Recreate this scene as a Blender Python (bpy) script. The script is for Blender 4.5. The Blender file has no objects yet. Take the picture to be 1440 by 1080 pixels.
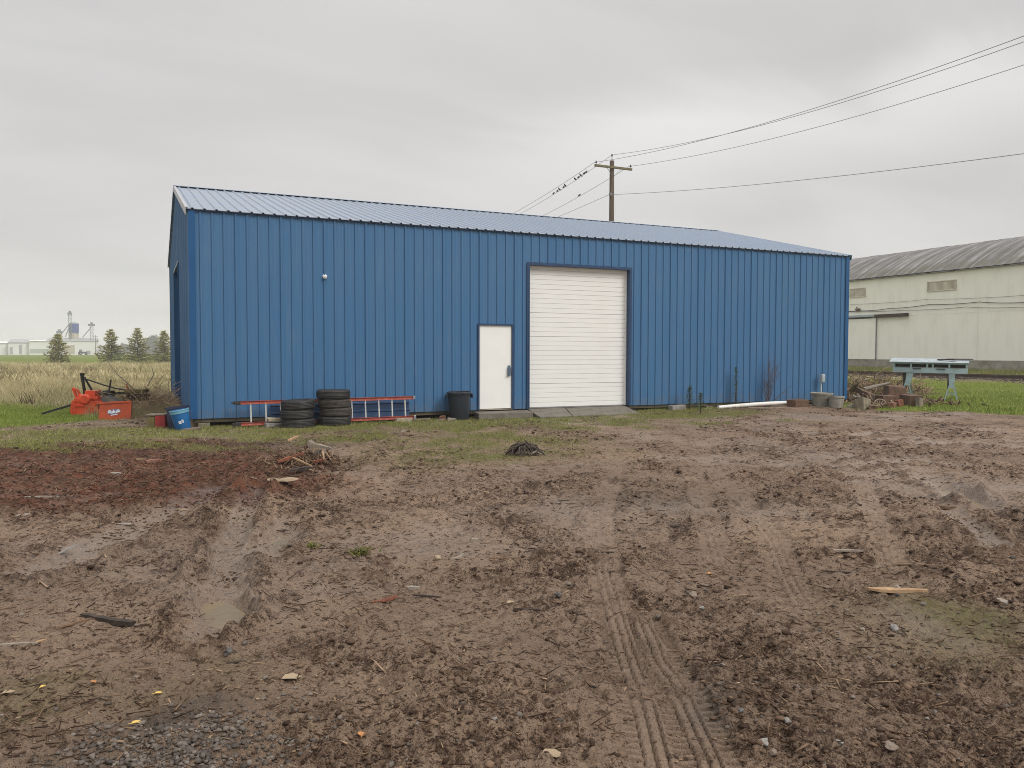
import bpy, math, random
import numpy as np
from mathutils import Matrix, Vector

# ------------------------------------------------------------------ camera, world, sun, exposure
S = bpy.context.scene
COL = S.collection
CX, CY, CZ = -0.903, -17.55, 1.376
YAW, PITCH, ROLL, FPX = 0.43354, -0.039497, 0.001972, 1121.57
fw = np.array([math.sin(YAW)*math.cos(PITCH), math.cos(YAW)*math.cos(PITCH), math.sin(PITCH)])
rt = np.array([math.cos(YAW), -math.sin(YAW), 0.0]); up = np.cross(rt, fw)
rt, up = math.cos(ROLL)*rt + math.sin(ROLL)*up, -math.sin(ROLL)*rt + math.cos(ROLL)*up
cam_d = bpy.data.cameras.new('camera'); cam = bpy.data.objects.new('camera', cam_d); COL.objects.link(cam)
cam_d.sensor_width = 36.0; cam_d.lens = FPX/1440*36.0; cam_d.clip_start = 0.05; cam_d.clip_end = 6000
cam.matrix_world = Matrix(((rt[0], up[0], -fw[0], CX), (rt[1], up[1], -fw[1], CY), (rt[2], up[2], -fw[2], CZ), (0, 0, 0, 1)))
S.camera = cam

SUN_EL, SUN_AZ = math.radians(44), math.radians(146)      # azimuth clockwise from +Y
sun_d = bpy.data.lights.new('sun', 'SUN'); sun = bpy.data.objects.new('sun', sun_d); COL.objects.link(sun)
sun_d.energy = 1.5; sun_d.angle = math.radians(26); sun_d.color = (1.0, 0.97, 0.93)
sdir = Vector((math.sin(SUN_AZ)*math.cos(SUN_EL), math.cos(SUN_AZ)*math.cos(SUN_EL), math.sin(SUN_EL)))
sun.rotation_euler = sdir.to_track_quat('Z', 'Y').to_euler(); sun.location = (0, -30, 40)

S.view_settings.view_transform = 'Standard'; S.view_settings.look = 'None'
S.view_settings.exposure = 0.47; S.view_settings.gamma = 1.0; S.view_settings.use_curve_mapping = False
S.cycles.use_denoising = True; S.cycles.denoising_prefilter = 'NONE'; S.cycles.use_adaptive_sampling = False; S.cycles.filter_width = 0.95
S.cycles.max_bounces = 6; S.cycles.diffuse_bounces = 3; S.cycles.glossy_bounces = 3; S.cycles.volume_bounces = 1

class NT:
    """small node-tree writer"""
    def __init__(s, tree): s.t = tree; s.n = tree.nodes; s.l = tree.links
    def new(s, typ, **kw):
        n = s.n.new(typ)
        for k, v in kw.items(): setattr(n, k, v)
        return n
    def put(s, sock, v):
        if v is None: return
        if hasattr(v, 'is_output') or isinstance(v, bpy.types.NodeSocket): s.l.new(v, sock)
        elif isinstance(v, (tuple, list)):
            v = tuple(v)
            sock.default_value = v + (1.0,) if len(v) == 3 and sock.type == 'RGBA' else v
        else: sock.default_value = v
    def math(s, op, a, b=None, c=None, clamp=False):
        n = s.new('ShaderNodeMath', operation=op); n.use_clamp = clamp
        s.put(n.inputs[0], a); s.put(n.inputs[1], b)
        if c is not None: s.put(n.inputs[2], c)
        return n.outputs[0]
    def vmath(s, op, a, b=None):
        n = s.new('ShaderNodeVectorMath', operation=op); s.put(n.inputs[0], a); s.put(n.inputs[1], b)
        return n.outputs['Value'] if op in ('DOT_PRODUCT', 'LENGTH') else n.outputs[0]
    def mix(s, f, a, b, blend='MIX'):
        n = s.new('ShaderNodeMix', data_type='RGBA', blend_type=blend)
        s.put(n.inputs[0], f); s.put(n.inputs[6], a); s.put(n.inputs[7], b)
        return n.outputs[2]
    def noise(s, vec, scale, detail=4, rough=0.5, dist=0.0):
        n = s.new('ShaderNodeTexNoise'); s.put(n.inputs['Vector'], vec)
        n.inputs['Scale'].default_value = scale; n.inputs['Detail'].default_value = detail
        n.inputs['Roughness'].default_value = rough; n.inputs['Distortion'].default_value = dist
        return n.outputs['Fac']
    def rng(s, v, a, b, c=0.0, d=1.0, smooth=True):
        n = s.new('ShaderNodeMapRange'); n.interpolation_type = 'SMOOTHSTEP' if smooth else 'LINEAR'
        s.put(n.inputs[0], v)
        for i, q in enumerate((a, b, c, d)): n.inputs[i+1].default_value = q
        return n.outputs[0]
    def scale(s, vec, sc):
        n = s.new('ShaderNodeMapping'); s.put(n.inputs[0], vec); n.inputs['Scale'].default_value = sc
        return n.outputs[0]
    def attr(s, name):
        n = s.new('ShaderNodeAttribute'); n.attribute_name = name
        return n.outputs['Fac']

def pix_dir(px, py):
    d = fw + rt*(px-720)/FPX + up*(540-py)/FPX
    return d/np.linalg.norm(d)

world = bpy.data.worlds.new('World'); S.world = world; world.use_nodes = True
w = NT(world.node_tree); w.n.clear()
skyn = w.new('ShaderNodeTexSky', sky_type='NISHITA'); skyn.sun_disc = False
skyn.sun_elevation = SUN_EL; skyn.sun_rotation = SUN_AZ
tc = w.new('ShaderNodeTexCoord'); dv = w.vmath('NORMALIZE', tc.outputs['Generated'])
sp = w.new('ShaderNodeSeparateXYZ'); w.put(sp.inputs[0], dv)
zz = w.math('ADD', w.math('MAXIMUM', sp.outputs[2], 0.0), 0.22)
cv = w.new('ShaderNodeCombineXYZ')
w.put(cv.inputs[0], w.math('DIVIDE', sp.outputs[0], zz)); w.put(cv.inputs[1], w.math('DIVIDE', sp.outputs[1], zz)); cv.inputs[2].default_value = 3.7
big = w.noise(cv.outputs[0], 0.55, 3, 0.45, 0.3)
rotm = w.new('ShaderNodeMapping'); w.put(rotm.inputs[0], cv.outputs[0]); rotm.inputs['Rotation'].default_value = (0, 0, 0.5); rotm.inputs['Scale'].default_value = (0.7, 1.7, 1)
fine = w.noise(rotm.outputs[0], 1.3, 6, 0.52, 0.4)
d0 = pix_dir(1190, 160); a0, b0 = pix_dir(700, 250), pix_dir(1440, 105)
nb = np.cross(a0, b0); nb /= np.linalg.norm(nb)
off = w.math('ABSOLUTE', w.math('ADD', w.vmath('DOT_PRODUCT', dv, tuple(nb)), w.math('MULTIPLY', w.math('SUBTRACT', fine, 0.5), 0.16)))
streak = w.math('MULTIPLY', w.rng(off, 0.09, 0.0), w.rng(w.vmath('DOT_PRODUCT', dv, tuple(d0)), 0.86, 0.99))
val = w.math('ADD', 0.472, w.math('MULTIPLY', w.math('SUBTRACT', big, 0.5), 0.30))
val = w.math('ADD', val, w.math('MULTIPLY', w.math('SUBTRACT', fine, 0.5), 0.17))
val = w.math('ADD', val, w.math('MULTIPLY', streak, 0.11))
val = w.math('ADD', val, w.rng(sp.outputs[2], 0.22, 0.0, 0.0, 0.06))
val = w.math('MULTIPLY', val, w.rng(sp.outputs[2], 0.3, 1.0, 1.0, 2.5))
cloud = w.mix(w.rng(val, 0.5, 0.85), (1.0, 0.979, 0.966), (1.0, 0.988, 0.976))
vs = w.vmath('SCALE', cloud); vs.node.inputs['Scale'].default_value = 1.0
w.put(vs.node.inputs['Scale'], w.math('MULTIPLY', val, 10.0))
skyc = w.mix(0.96, skyn.outputs[0], vs)
bg = w.new('ShaderNodeBackground'); w.put(bg.inputs[0], skyc); bg.inputs[1].default_value = 0.1
wo = w.new('ShaderNodeOutputWorld'); w.l.new(bg.outputs[0], wo.inputs[0])

# ------------------------------------------------------------------ helpers
rnd = random.Random(7); nr = np.random.default_rng(11)

def at(px, py, z=-0.18):
    d = pix_dir(px, py); t = (z-CZ)/d[2]
    return np.array([CX, CY, CZ]) + t*d
def at_plane(px, py, axis, v):
    d = pix_dir(px, py); o = np.array([CX, CY, CZ]); t = (v-o[axis])/d[axis]
    return o + t*d

def tag(o, label=None, cat=None, group=None, kind=None):
    if label: o['label'] = label
    if cat: o['category'] = cat
    if group: o['group'] = group
    if kind: o['kind'] = kind
    return o
def thing(name, label, cat, loc=(0, 0, 0), rot=(0, 0, 0), group=None):
    o = bpy.data.objects.new(name, None); COL.objects.link(o)
    o.location = tuple(float(q) for q in loc); o.rotation_euler = rot if hasattr(rot, '__len__') else (0, 0, rot)
    o.empty_display_size = 0.2
    return tag(o, label, cat, group)

def rotm3(rx=0, ry=0, rz=0):
    return np.array(Matrix.Rotation(rz, 3, 'Z') @ Matrix.Rotation(ry, 3, 'Y') @ Matrix.Rotation(rx, 3, 'X'))

def place_fix(pts):
    return np.array(pts, float).reshape(-1, 3)

class MB:
    def __init__(s): s.v = []; s.f = []; s.n = 0; s.mi = []
    def add(s, verts, faces, mi=0):
        verts = place_fix(verts); s.v.append(verts)
        for f in faces: s.f.append(tuple(i+s.n for i in f)); s.mi.append(mi)
        s.n += len(verts); return s
    def box(s, c, size, R=None, mi=0, jit=0.0, taper=1.0):
        hx, hy, hz = [q/2 for q in size]
        p = np.array([(x*hx*(taper if z > 0 else 1), y*hy*(taper if z > 0 else 1), z*hz) for z in (-1, 1) for y in (-1, 1) for x in (-1, 1)], float)
        if jit: p += nr.normal(0, jit, p.shape)
        if R is not None: p = p @ R.T
        return s.add(p + np.array(c), [(0, 2, 3, 1), (4, 5, 7, 6), (0, 1, 5, 4), (2, 6, 7, 3), (0, 4, 6, 2), (1, 3, 7, 5)], mi)
    def bar(s, a, b, wd, th, mi=0, upv=(0, 0, 1)):
        a = np.array(a, float); b = np.array(b, float); d = b-a; L = np.linalg.norm(d); d /= L
        u = np.array(upv, float)
        if abs(d@u) > .95: u = np.array([1.0, 0, 0])
        x = np.cross(u, d); x /= np.linalg.norm(x); z = np.cross(d, x)
        R = np.stack([x, d, z], 1)
        return s.box((a+b)/2, (wd, L, th), R, mi)
    def tube(s, pts, r, n=8, mi=0, cap=True):
        pts = place_fix(pts); k = len(pts); r = np.broadcast_to(np.array(r, float), (k,))
        vs = []; px = None
        for i in range(k):
            t = pts[min(i+1, k-1)]-pts[max(i-1, 0)]; t = t/(np.linalg.norm(t)+1e-9)
            if px is None:
                h = np.array([0, 0, 1.0]) if abs(t[2]) < .9 else np.array([1.0, 0, 0]); px = np.cross(t, h)
            px = px - t*(px@t); px /= np.linalg.norm(px)+1e-9; py = np.cross(t, px)
            for j in range(n):
                a = 2*math.pi*j/n; vs.append(pts[i] + r[i]*(math.cos(a)*px+math.sin(a)*py))
        fs = [(i*n+j, i*n+(j+1) % n, (i+1)*n+(j+1) % n, (i+1)*n+j) for i in range(k-1) for j in range(n)]
        if cap: fs += [tuple(range(n-1, -1, -1)), tuple((k-1)*n+j for j in range(n))]
        return s.add(vs, fs, mi)
    def lathe(s, prof, n=24, M=None, o=(0, 0, 0), mi=0, close=False, wob=None):
        vs = []; k = len(prof)
        for i, (r, z) in enumerate(prof):
            for j in range(n):
                a = 2*math.pi*j/n; rr = r*(1 if wob is None else wob(i, j)); vs.append((rr*math.cos(a), rr*math.sin(a), z))
        vs = np.array(vs)
        if M is not None: vs = vs @ M.T
        fs = [(i*n+j, i*n+(j+1) % n, (i+1)*n+(j+1) % n, (i+1)*n+j) for i in range(k-1) for j in range(n)]
        if close: fs += [((k-1)*n+j, (k-1)*n+(j+1) % n, (j+1) % n, j) for j in range(n)]
        return s.add(vs+np.array(o), fs, mi)
    def prism(s, poly, z0, z1, M=None, o=(0, 0, 0), mi=0):
        n = len(poly); vs = np.array([(x, y, z0) for x, y in poly]+[(x, y, z1) for x, y in poly], float)
        if M is not None: vs = vs @ M.T
        fs = [tuple(range(n-1, -1, -1)), tuple(range(n, 2*n))]+[(i, (i+1) % n, n+(i+1) % n, n+i) for i in range(n)]
        return s.add(vs+np.array(o), fs, mi)
    def mesh(s, name, mats, smooth=False):
        me = bpy.data.meshes.new(name)
        v = np.concatenate(s.v) if s.v else np.zeros((0, 3))
        me.from_pydata(v.tolist(), [], s.f)
        for m in (mats if isinstance(mats, (list, tuple)) else [mats]): me.materials.append(m)
        if any(s.mi): me.polygons.foreach_set('material_index', s.mi)
        if smooth: me.polygons.foreach_set('use_smooth', [True]*len(me.polygons))
        me.update(); return me
    def build(s, name, mats, parent=None, smooth=False, loc=None, rot=None):
        return link(name, s.mesh(name, mats, smooth), parent, loc, rot)
def link(name, me, parent=None, loc=None, rot=None):
    o = bpy.data.objects.new(name, me); COL.objects.link(o)
    if parent is not None: o.parent = parent
    if loc is not None: o.location = tuple(float(q) for q in loc)
    if rot is not None: o.rotation_euler = rot
    return o
def smooth_by_angle(o, deg=40):
    me = o.data
    me.polygons.foreach_set('use_smooth', [True]*len(me.polygons))
    try: me.set_sharp_from_angle(angle=math.radians(deg))
    except Exception: pass
    return o
def bevel(o, wd=0.01, seg=2):
    m = o.modifiers.new('bevel', 'BEVEL'); m.width = wd; m.segments = seg; m.limit_method = 'ANGLE'; return o

def mesh_np(name, v, loops, sizes, mats, attrs=None, smooth=False):
    """fast mesh from numpy arrays"""
    me = bpy.data.meshes.new(name); v = np.ascontiguousarray(v, np.float32)
    me.vertices.add(len(v)); me.vertices.foreach_set('co', v.ravel())
    me.loops.add(len(loops)); me.loops.foreach_set('vertex_index', np.ascontiguousarray(loops, np.int32))
    st = np.zeros(len(sizes), np.int32); st[1:] = np.cumsum(sizes)[:-1]
    me.polygons.add(len(sizes)); me.polygons.foreach_set('loop_start', st)
    try: me.polygons.foreach_set('loop_total', np.ascontiguousarray(sizes, np.int32))
    except Exception: pass
    if smooth: me.polygons.foreach_set('use_smooth', np.ones(len(sizes), bool))
    for k, a in (attrs or {}).items():
        at_ = me.attributes.new(k, 'FLOAT', 'POINT'); at_.data.foreach_set('value', np.ascontiguousarray(a, np.float32))
    for m in (mats if isinstance(mats, (list, tuple)) else [mats]): me.materials.append(m)
    me.update(calc_edges=True); me.validate(); return me

# ------------------------------------------------------------------ noise and the lie of the land
_perm = np.random.default_rng(3).permutation(512); _perm = np.concatenate([_perm, _perm])
_ang = np.random.default_rng(4).uniform(0, 2*math.pi, 512); _gx, _gy = np.cos(_ang), np.sin(_ang)
def perlin(x, y, seed=0):
    x = np.asarray(x, float)+seed*17.31; y = np.asarray(y, float)+seed*9.77
    xi = np.floor(x).astype(int); yi = np.floor(y).astype(int); xf, yf = x-xi, y-yi
    u = xf**3*(xf*(xf*6-15)+10); v = yf**3*(yf*(yf*6-15)+10)
    def g(i, j):
        h = _perm[(_perm[(xi+i) & 511]+(yi+j)) & 511]
        return _gx[h]*(xf-i)+_gy[h]*(yf-j)
    a = g(0, 0)*(1-u)+g(1, 0)*u; b = g(0, 1)*(1-u)+g(1, 1)*u
    return (a*(1-v)+b*v)*1.5
def sst(x, a, b):
    t = np.clip((x-a)/(b-a), 0, 1); return t*t*(3-2*t)

def seg_dist(x, y, pts):
    """distance to a polyline, signed side distance and run along it"""
    best = np.full(np.shape(x), 1e9); lat = np.zeros(np.shape(x)); run = np.zeros(np.shape(x)); acc = 0.0
    for (ax, ay), (bx, by) in zip(pts[:-1], pts[1:]):
        dx, dy = bx-ax, by-ay; L = math.hypot(dx, dy); ux, uy = dx/L, dy/L
        t = (x-ax)*ux+(y-ay)*uy; tc_ = np.clip(t, 0, L)
        d = np.hypot(x-ax-tc_*ux, y-ay-tc_*uy); m = d < best
        best = np.where(m, d, best); lat = np.where(m, (x-ax)*(-uy)+(y-ay)*ux, lat); run = np.where(m, acc+t, run); acc += L
    return best, lat, run
G2 = lambda px, py: tuple(at(px, py)[:2])
TRACKS = [    # tyre tracks pressed in the mud: centre line, half width, depth
    ([G2(945, 1130), G2(915, 1010), G2(880, 900), G2(850, 800), G2(845, 720), G2(870, 650), G2(835, 615)], 0.115, 0.021),
    ([G2(1030, 1150), G2(1000, 1060), G2(965, 985), G2(925, 920), G2(905, 870)], 0.11, 0.021),
    ([G2(1130, 850), G2(1085, 760), G2(1035, 690), G2(985, 640), G2(930, 605)], 0.12, 0.022),
    ([G2(1015, 790), G2(990, 710), G2(975, 660)], 0.11, 0.018),
    ([G2(1260, 800), G2(1235, 740), G2(1215, 690)], 0.10, 0.020),
    ([G2(470, 700), G2(560, 640), G2(640, 606)], 0.13, 0.015),
]
BASINS = [(*G2(314, 841), .37, .15, .13, 1.82), (*G2(390, 750), .17, .13, .06, 1.8), (*G2(1352, 693), .80, .19, .09, math.atan2(G2(1405, 720)[1]-G2(1300, 668)[1], G2(1405, 720)[0]-G2(1300, 668)[0]))]
RUTS = [
    ([G2(296, 885), G2(314, 840), G2(326, 780), G2(338, 730), G2(356, 690)], 0.14, 0.075),
    ([G2(372, 775), G2(390, 750), G2(402, 725)], 0.13, 0.05),
    ([G2(1300, 668), G2(1345, 690), G2(1405, 720)], 0.17, 0.055),
    ([G2(1400, 770), G2(1370, 740), G2(1330, 712)], 0.13, 0.05),
    ([G2(1190, 655), G2(1290, 648), G2(1400, 660)], 0.20, 0.05),
    ([G2(1280, 625), G2(1360, 622), G2(1440, 628)], 0.20, 0.05),
    ([G2(60, 800), G2(180, 740), G2(300, 690)], 0.2, 0.04),
    ([G2(1190, 612), G2(1230, 606), G2(1290, 610)], 0.2, 0.04),
]
HEAPS = [(*G2(430, 655), 0.55, 0.10), (*G2(740, 640), 0.30, 0.03), (*G2(365, 795), 0.16, 0.05), (*G2(1235, 685), 0.5, 0.06), (*G2(1150, 760), 0.5, 0.04),
         (*G2(350, 745), 0.2, 0.05), (*G2(1180, 690), 0.45, 0.05), (*G2(520, 675), 0.4, 0.05), (*G2(1300, 760), 0.4, 0.05), (*G2(1160, 668), 0.5, 0.06), (*G2(1375, 665), 0.35, 0.03)]

def masks(x, y):
    wx = x + 0.5*perlin(x/1.7, y/1.7, 1) + 0.22*perlin(x/.45, y/.45, 2)
    wy = y + 0.5*perlin(x/1.7, y/1.7, 3) + 0.22*perlin(x/.45, y/.45, 4)
    m = {}
    m['mulch'] = sst(1.2-wx, -.5, .6)*sst(wy, -9.3, -7.9)*sst(-2.5-wy-0.22*np.clip(wx, -6, 2), -.2, .6)
    farfield = sst(wy, 101.5, 104)
    lawnL = sst(-1.35-wx+0.06*(wy-3), -.3, .5)*sst(wy-1.0-0.75*np.clip(wx+3.5, 0, 9), -.3, .7)*sst(11.5-wy+1.1*np.clip(wx+5, -4, 6)*-1, -1.0, 2.0)
    dR = (wx-16.9)*.863+(wy+1.3)*.504
    lawnR = sst(dR, -.1, .8)*sst(40.2-wx, -.5, 1.0)*sst(wx, 11, 14)
    beyond = np.maximum(sst(wy, 13.5, 15.0)*sst(wx, 9, 12)*sst(40.2-wx, -.5, 1), 0)
    m['green'] = np.clip(lawnL+np.maximum(lawnR, beyond)+farfield, 0, 1)
    left = sst(-.3-wx-0.02*wy+sst(wy, 13, 16)*60*0+np.where(wy > 12.6, 60, 0), -.3, .5)
    m['dry'] = np.clip(sst(wy, 5.0, 7.5)*left*(1-m['green'])*(1-farfield) + 0.9*sst(wx, 44.6, 46)*(1-farfield)*(1-m['green']), 0, 1)
    strip = (sst(wy, -3.0, -1.4)+.75*sst(wy, -5.0, -3.2)*sst(perlin(x/1.3, y/1.3, 44), -.05, .25))*sst(.6-wy, -.3, .3)*sst(wx, -6, -2)*sst(14.5-wx, 0, 3)
    patch = np.exp(-(((wx-3.4)/1.3)**2+((wy+6.7)/.8)**2)) + .8*np.exp(-(((wx-4.6)/1.5)**2+((wy+5.0)/1.6)**2)) + .7*np.exp(-(((wx-3.3)/.7)**2+((wy+14.6)/.55)**2)) + .5*np.exp(-(((wx+.9)/.5)**2+((wy+13.7)/.25)**2))
    m['olive'] = np.clip((1.25*strip+patch)*(0.70+0.9*perlin(x/.6, y/.6, 5)), 0, 1)*(1-m['green'])
    m['gravel'] = np.clip(np.exp(-(((wx+.82)/.33)**2+((wy+14.25)/.2)**2))*1.3 + .8*np.exp(-(((wx-1.55)/.22)**2+((wy+15.05)/.22)**2)) + np.exp(-(((wx-4)/1.2)**2+((wy+10.5)/1.0)**2))*.5
                          + .7*np.exp(-(((wx-1.0)/1.6)**2+((wy+3.7)/.9)**2)) + .8*sst(wx, 39.6, 40.4)*sst(44.8-wx, 0, .8), 0, 1)
    return m

def height(x, y, fine=True, want=False):
    x = np.asarray(x, float); y = np.asarray(y, float)
    r = np.hypot(x-CX, y-CY); cell = np.where(r < 48, r*.0032, r*.05)
    m = masks(x, y)
    grass = np.clip(m['green']+m['dry'], 0, 1); mud = (1-grass)*sst(45-r, 0, 12)
    z = np.full(x.shape, -.18) + .055*sst(x, 7, 12.5)*sst(y, -2.2, -.3)*sst(22-x, 0, 5)
    z = z + .26*sst(x, 45.2, 50)*sst(60-x, 0, 5)*sst(r, 20, 30) + .16*sst(x, 39.6, 40.8)*sst(45.2-x, 0, 1.2)
    z = z - .06*sst(x, 18, 26)*sst(36-x, 0, 8)
    def o(lam, amp, seed, mask=1.0):
        return perlin(x/lam, y/lam, seed)*amp*np.clip((lam/cell-2.2)/2.5, 0, 1)*mask
    wall = 1-np.exp(-(np.clip(np.abs(y), 0, 9)/1.2)**2)*sst(x, -2, 0)*sst(20-x, 0, 2)
    z = z + o(4.7, .045, 10, np.where(r < 90, 1, 0)*wall) + o(1.6, .022, 11, mud*wall)
    clod = np.clip(.5+1.3*perlin(x/1.9, y/1.9, 20)+.9*perlin(x/.7, y/.7, 21), 0, 1)
    clod = np.clip(clod+.45*m['mulch']-.4*m['olive'], 0, 1)*(1-.35*sst(5.2-r, 0, 1.6))
    pressed = np.zeros(x.shape); tz = np.zeros(x.shape)
    for pts, hw, dep in TRACKS:
        d, lat, run = seg_dist(x, y, pts)
        k = sst(hw*1.25-d, 0, hw*.3)*np.clip(.85+.9*perlin(x/.6, y/.6, 31), 0, 1)*np.clip((.09/np.maximum(cell, 1e-4)-1.5)/2, 0.2, 1)
        side = np.sign(lat)
        al = np.abs(lat)/hw
        lug = np.abs(((run+side*.017)/.050) % 1-.5)*2
        shoulder = sst(al, .50, .56)
        rib = np.abs(((lat/hw+2.0)/.42) % 1-.5)*2
        prof_ = -(1.9*shoulder*sst(lug, .60, .76)+1.1*(1-shoulder)*sst(rib, .70, .84))
        tz = tz + k*(-dep*.15+dep*prof_); pressed = np.maximum(pressed, k)
        tz = tz + .012*np.exp(-((d-hw*1.5)/(.05))**2)*np.clip(.5+perlin(x/.3, y/.3, 32), 0, 1)*mud
    wet = np.zeros(x.shape)
    for pts, hw, dep in RUTS:
        d, lat, run = seg_dist(x, y, pts)
        e = d + .07*perlin(x/.25, y/.25, 33)
        tz = tz - dep*sst(hw*1.3-e, 0, hw*1.1) + dep*.75*np.exp(-((e-hw*1.75)/(hw*.55))**2)*np.clip(.6+1.4*perlin(x/.22, y/.22, 34), 0, 1.6)
        clod = np.maximum(clod, np.exp(-((e-hw*1.85)/(hw*.7))**2)*1.1)
        wet = np.maximum(wet, sst(hw*1.2-e, 0, hw*.7)); pressed = np.maximum(pressed, .8*sst(hw*1.2-e, 0, hw*.5))
    for bx_, by_, ba_, bb_, bd_, bt_ in BASINS:
        ca_, sa_ = math.cos(bt_), math.sin(bt_); u_ = (x-bx_)*ca_+(y-by_)*sa_; v_ = -(x-bx_)*sa_+(y-by_)*ca_
        q_ = np.exp(-((u_/ba_)**2+(v_/bb_)**2)**3); tz = tz*(1-q_)-bd_*q_; pressed = np.maximum(pressed, q_); wet = np.maximum(wet, np.exp(-((u_/(ba_*1.3))**2+(v_/(bb_*1.5))**2)))
    for hx, hy, hr, hh in HEAPS:
        tz = tz + hh*np.exp(-(((x-hx)**2+(y-hy)**2)/hr**2))*(1+.9*perlin(x/.12, y/.12, 35))
    z = z + tz*sst(45-r, 0, 15)
    rough = mud*(.45+.85*clod)*(1-.93*pressed)*(.5+.5*wall)
    a = o(.62, .030, 12, rough)+o(.27, .030, 13, rough)
    def bil(lam, amp, seed, mask=1.0):
        return (np.abs(perlin(x/lam, y/lam, seed))*2.2-.45)*amp*np.clip((lam/cell-2.2)/2.5, 0, 1)*mask
    b = bil(.17, .026, 14, rough)+bil(.085, .020, 15, rough)+bil(.042, .012, 16, rough)+bil(.022, .006, 17, rough)
    z = z + a + b
    z = z + o(.5, .02, 18, grass*sst(50-r, 0, 10))
    if want:
        lump = np.clip((a+b)/.02*.5+.1, 0, 1)*clod*(1-pressed)
        m['pressed'] = pressed; m['clod'] = np.clip(clod*(.6+.8*perlin(x/.33, y/.33, 41)), 0, 1)*(1-.8*pressed); m['wet'] = np.clip(wet+.10*pressed+.55*sst(perlin(x/2.6, y/2.6, 40)+.35*perlin(x/.5, y/.5, 42)+.35*sst(x, 4, 9), .15, .6)*(1-.7*clod), 0, 1)*mud
        return z, m
    return z
def hz(x, y): return float(height(np.array([x]), np.array([y]))[0])
def on(px, py):
    """the point of the ground seen at a place in the photograph"""
    p = at(px, py)
    for _ in range(4): p = at(px, py, hz(p[0], p[1]))
    return np.array([p[0], p[1], hz(p[0], p[1])])

# ------------------------------------------------------------------ materials
def mat(name, color, rough=0.6, spec=0.4, metal=0.0, var=0.25, vscale=3.0, color2=None, dirt=None, dirt_amt=0.0, dirt_scale=2.0,
        bump=0.0, bscale=60.0, stretch=(1, 1, 1), coat=0.0):
    m = bpy.data.materials.new(name); m.use_nodes = True; t = NT(m.node_tree)
    b = t.n['Principled BSDF']; c = t.new('ShaderNodeTexCoord').outputs['Object']; v = t.scale(c, stretch)
    c2 = color2 or tuple(q*(1-var) for q in color)
    n1 = t.noise(v, vscale, 6, .6)
    col = t.mix(t.rng(n1, .3, .7), color, c2)
    if dirt:
        n2 = t.noise(v, dirt_scale, 8, .68, .3)
        col = t.mix(t.math('MULTIPLY', t.rng(n2, .48, .68), dirt_amt), col, dirt)
    t.put(b.inputs['Base Color'], col)
    t.put(b.inputs['Roughness'], t.rng(t.noise(v, vscale*2.3, 4), .3, .7, max(rough-.08, .02), min(rough+.08, 1)))
    b.inputs['Metallic'].default_value = metal; b.inputs['Specular IOR Level'].default_value = spec
    b.inputs['Coat Weight'].default_value = coat
    if bump:
        bn = t.new('ShaderNodeBump'); bn.inputs['Strength'].default_value = 1.0; bn.inputs['Distance'].default_value = bump
        t.put(bn.inputs['Height'], t.noise(v, bscale, 6, .6)); t.put(b.inputs['Normal'], bn.outputs[0])
    return m

M = {}
M['blue'] = mat('blue_wall_paint', (.046, .142, .292), .45, .28, var=.10, vscale=.7, stretch=(1, 1, .25), color2=(.058, .152, .288), dirt=(.085, .165, .27), dirt_amt=.30, dirt_scale=1.6)
M['blue_trim'] = mat('blue_trim_paint', (.016, .092, .232), .45, .25, var=.12, vscale=1.5)
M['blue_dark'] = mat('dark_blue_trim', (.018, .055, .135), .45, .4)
def wall_dirt(m):
    t = NT(m.node_tree); b = t.n['Principled BSDF']; src = b.inputs['Base Color'].links[0].from_socket
    oi = t.new('ShaderNodeObjectInfo').outputs['Random']; geo = t.new('ShaderNodeTexCoord').outputs['Object']; sp_ = t.new('ShaderNodeSeparateXYZ'); t.put(sp_.inputs[0], geo)
    v = t.vmath('ADD', geo, (0, 0, 0)); cx_ = t.new('ShaderNodeCombineXYZ'); t.put(cx_.inputs[0], t.math('MULTIPLY', oi, 57.0)); t.put(v.node.inputs[1], cx_.outputs[0])
    col = t.mix(t.math('MULTIPLY', oi, .10), src, (.10, .20, .31))
    sc = t.noise(t.scale(v, (2.2, 1, .35)), 2.4, 6, .65); col = t.mix(t.math('MULTIPLY', t.rng(sc, .56, .72), .30), col, (.12, .19, .26))
    st = t.noise(v, 7, 7, .7); lim = t.math('SUBTRACT', t.rng(sp_.outputs[2], .55, .0, 0, .24), t.math('SUBTRACT', .62, st))
    col = t.mix(t.math('MULTIPLY', t.rng(lim, .02, .14), .28), col, (.15, .14, .13))
    t.put(b.inputs['Base Color'], col)
wall_dirt(M['blue'])
M['roof'] = mat('blue_roof_metal', (.27, .32, .39), .33, .5, metal=.25, var=.1, vscale=.8, color2=(.24, .31, .42), dirt=(.26, .29, .33), dirt_amt=.5, dirt_scale=1.2)
M['rake'] = mat('pale_rake_trim', (.42, .42, .45), .4, .5)
M['white_door'] = mat('white_door_paint', (.84, .84, .81), .4, .4, var=.03, vscale=2, dirt=(.74, .72, .66), dirt_amt=.15, dirt_scale=.8)
M['white'] = mat('white_plastic', (.8, .8, .78), .4, .4, var=.05)
M['gasket'] = mat('grey_gasket', (.25, .25, .24), .7, .3)
M['steel'] = mat('grey_steel', (.30, .32, .34), .4, .5, metal=.6)
M['lock'] = mat('blue_grey_lock', (.10, .15, .22), .4, .5)
M['concrete'] = mat('worn_concrete', (.185, .165, .135), .8, .3, var=.35, vscale=4, dirt=(.10, .085, .065), dirt_amt=.7, dirt_scale=3, bump=.004, bscale=40)
M['skirt'] = mat('damp_skirt_board', (.13, .11, .075), .8, .25, var=.5, vscale=6, dirt=(.09, .11, .04), dirt_amt=.6, stretch=(.3, 1, 1))
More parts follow.
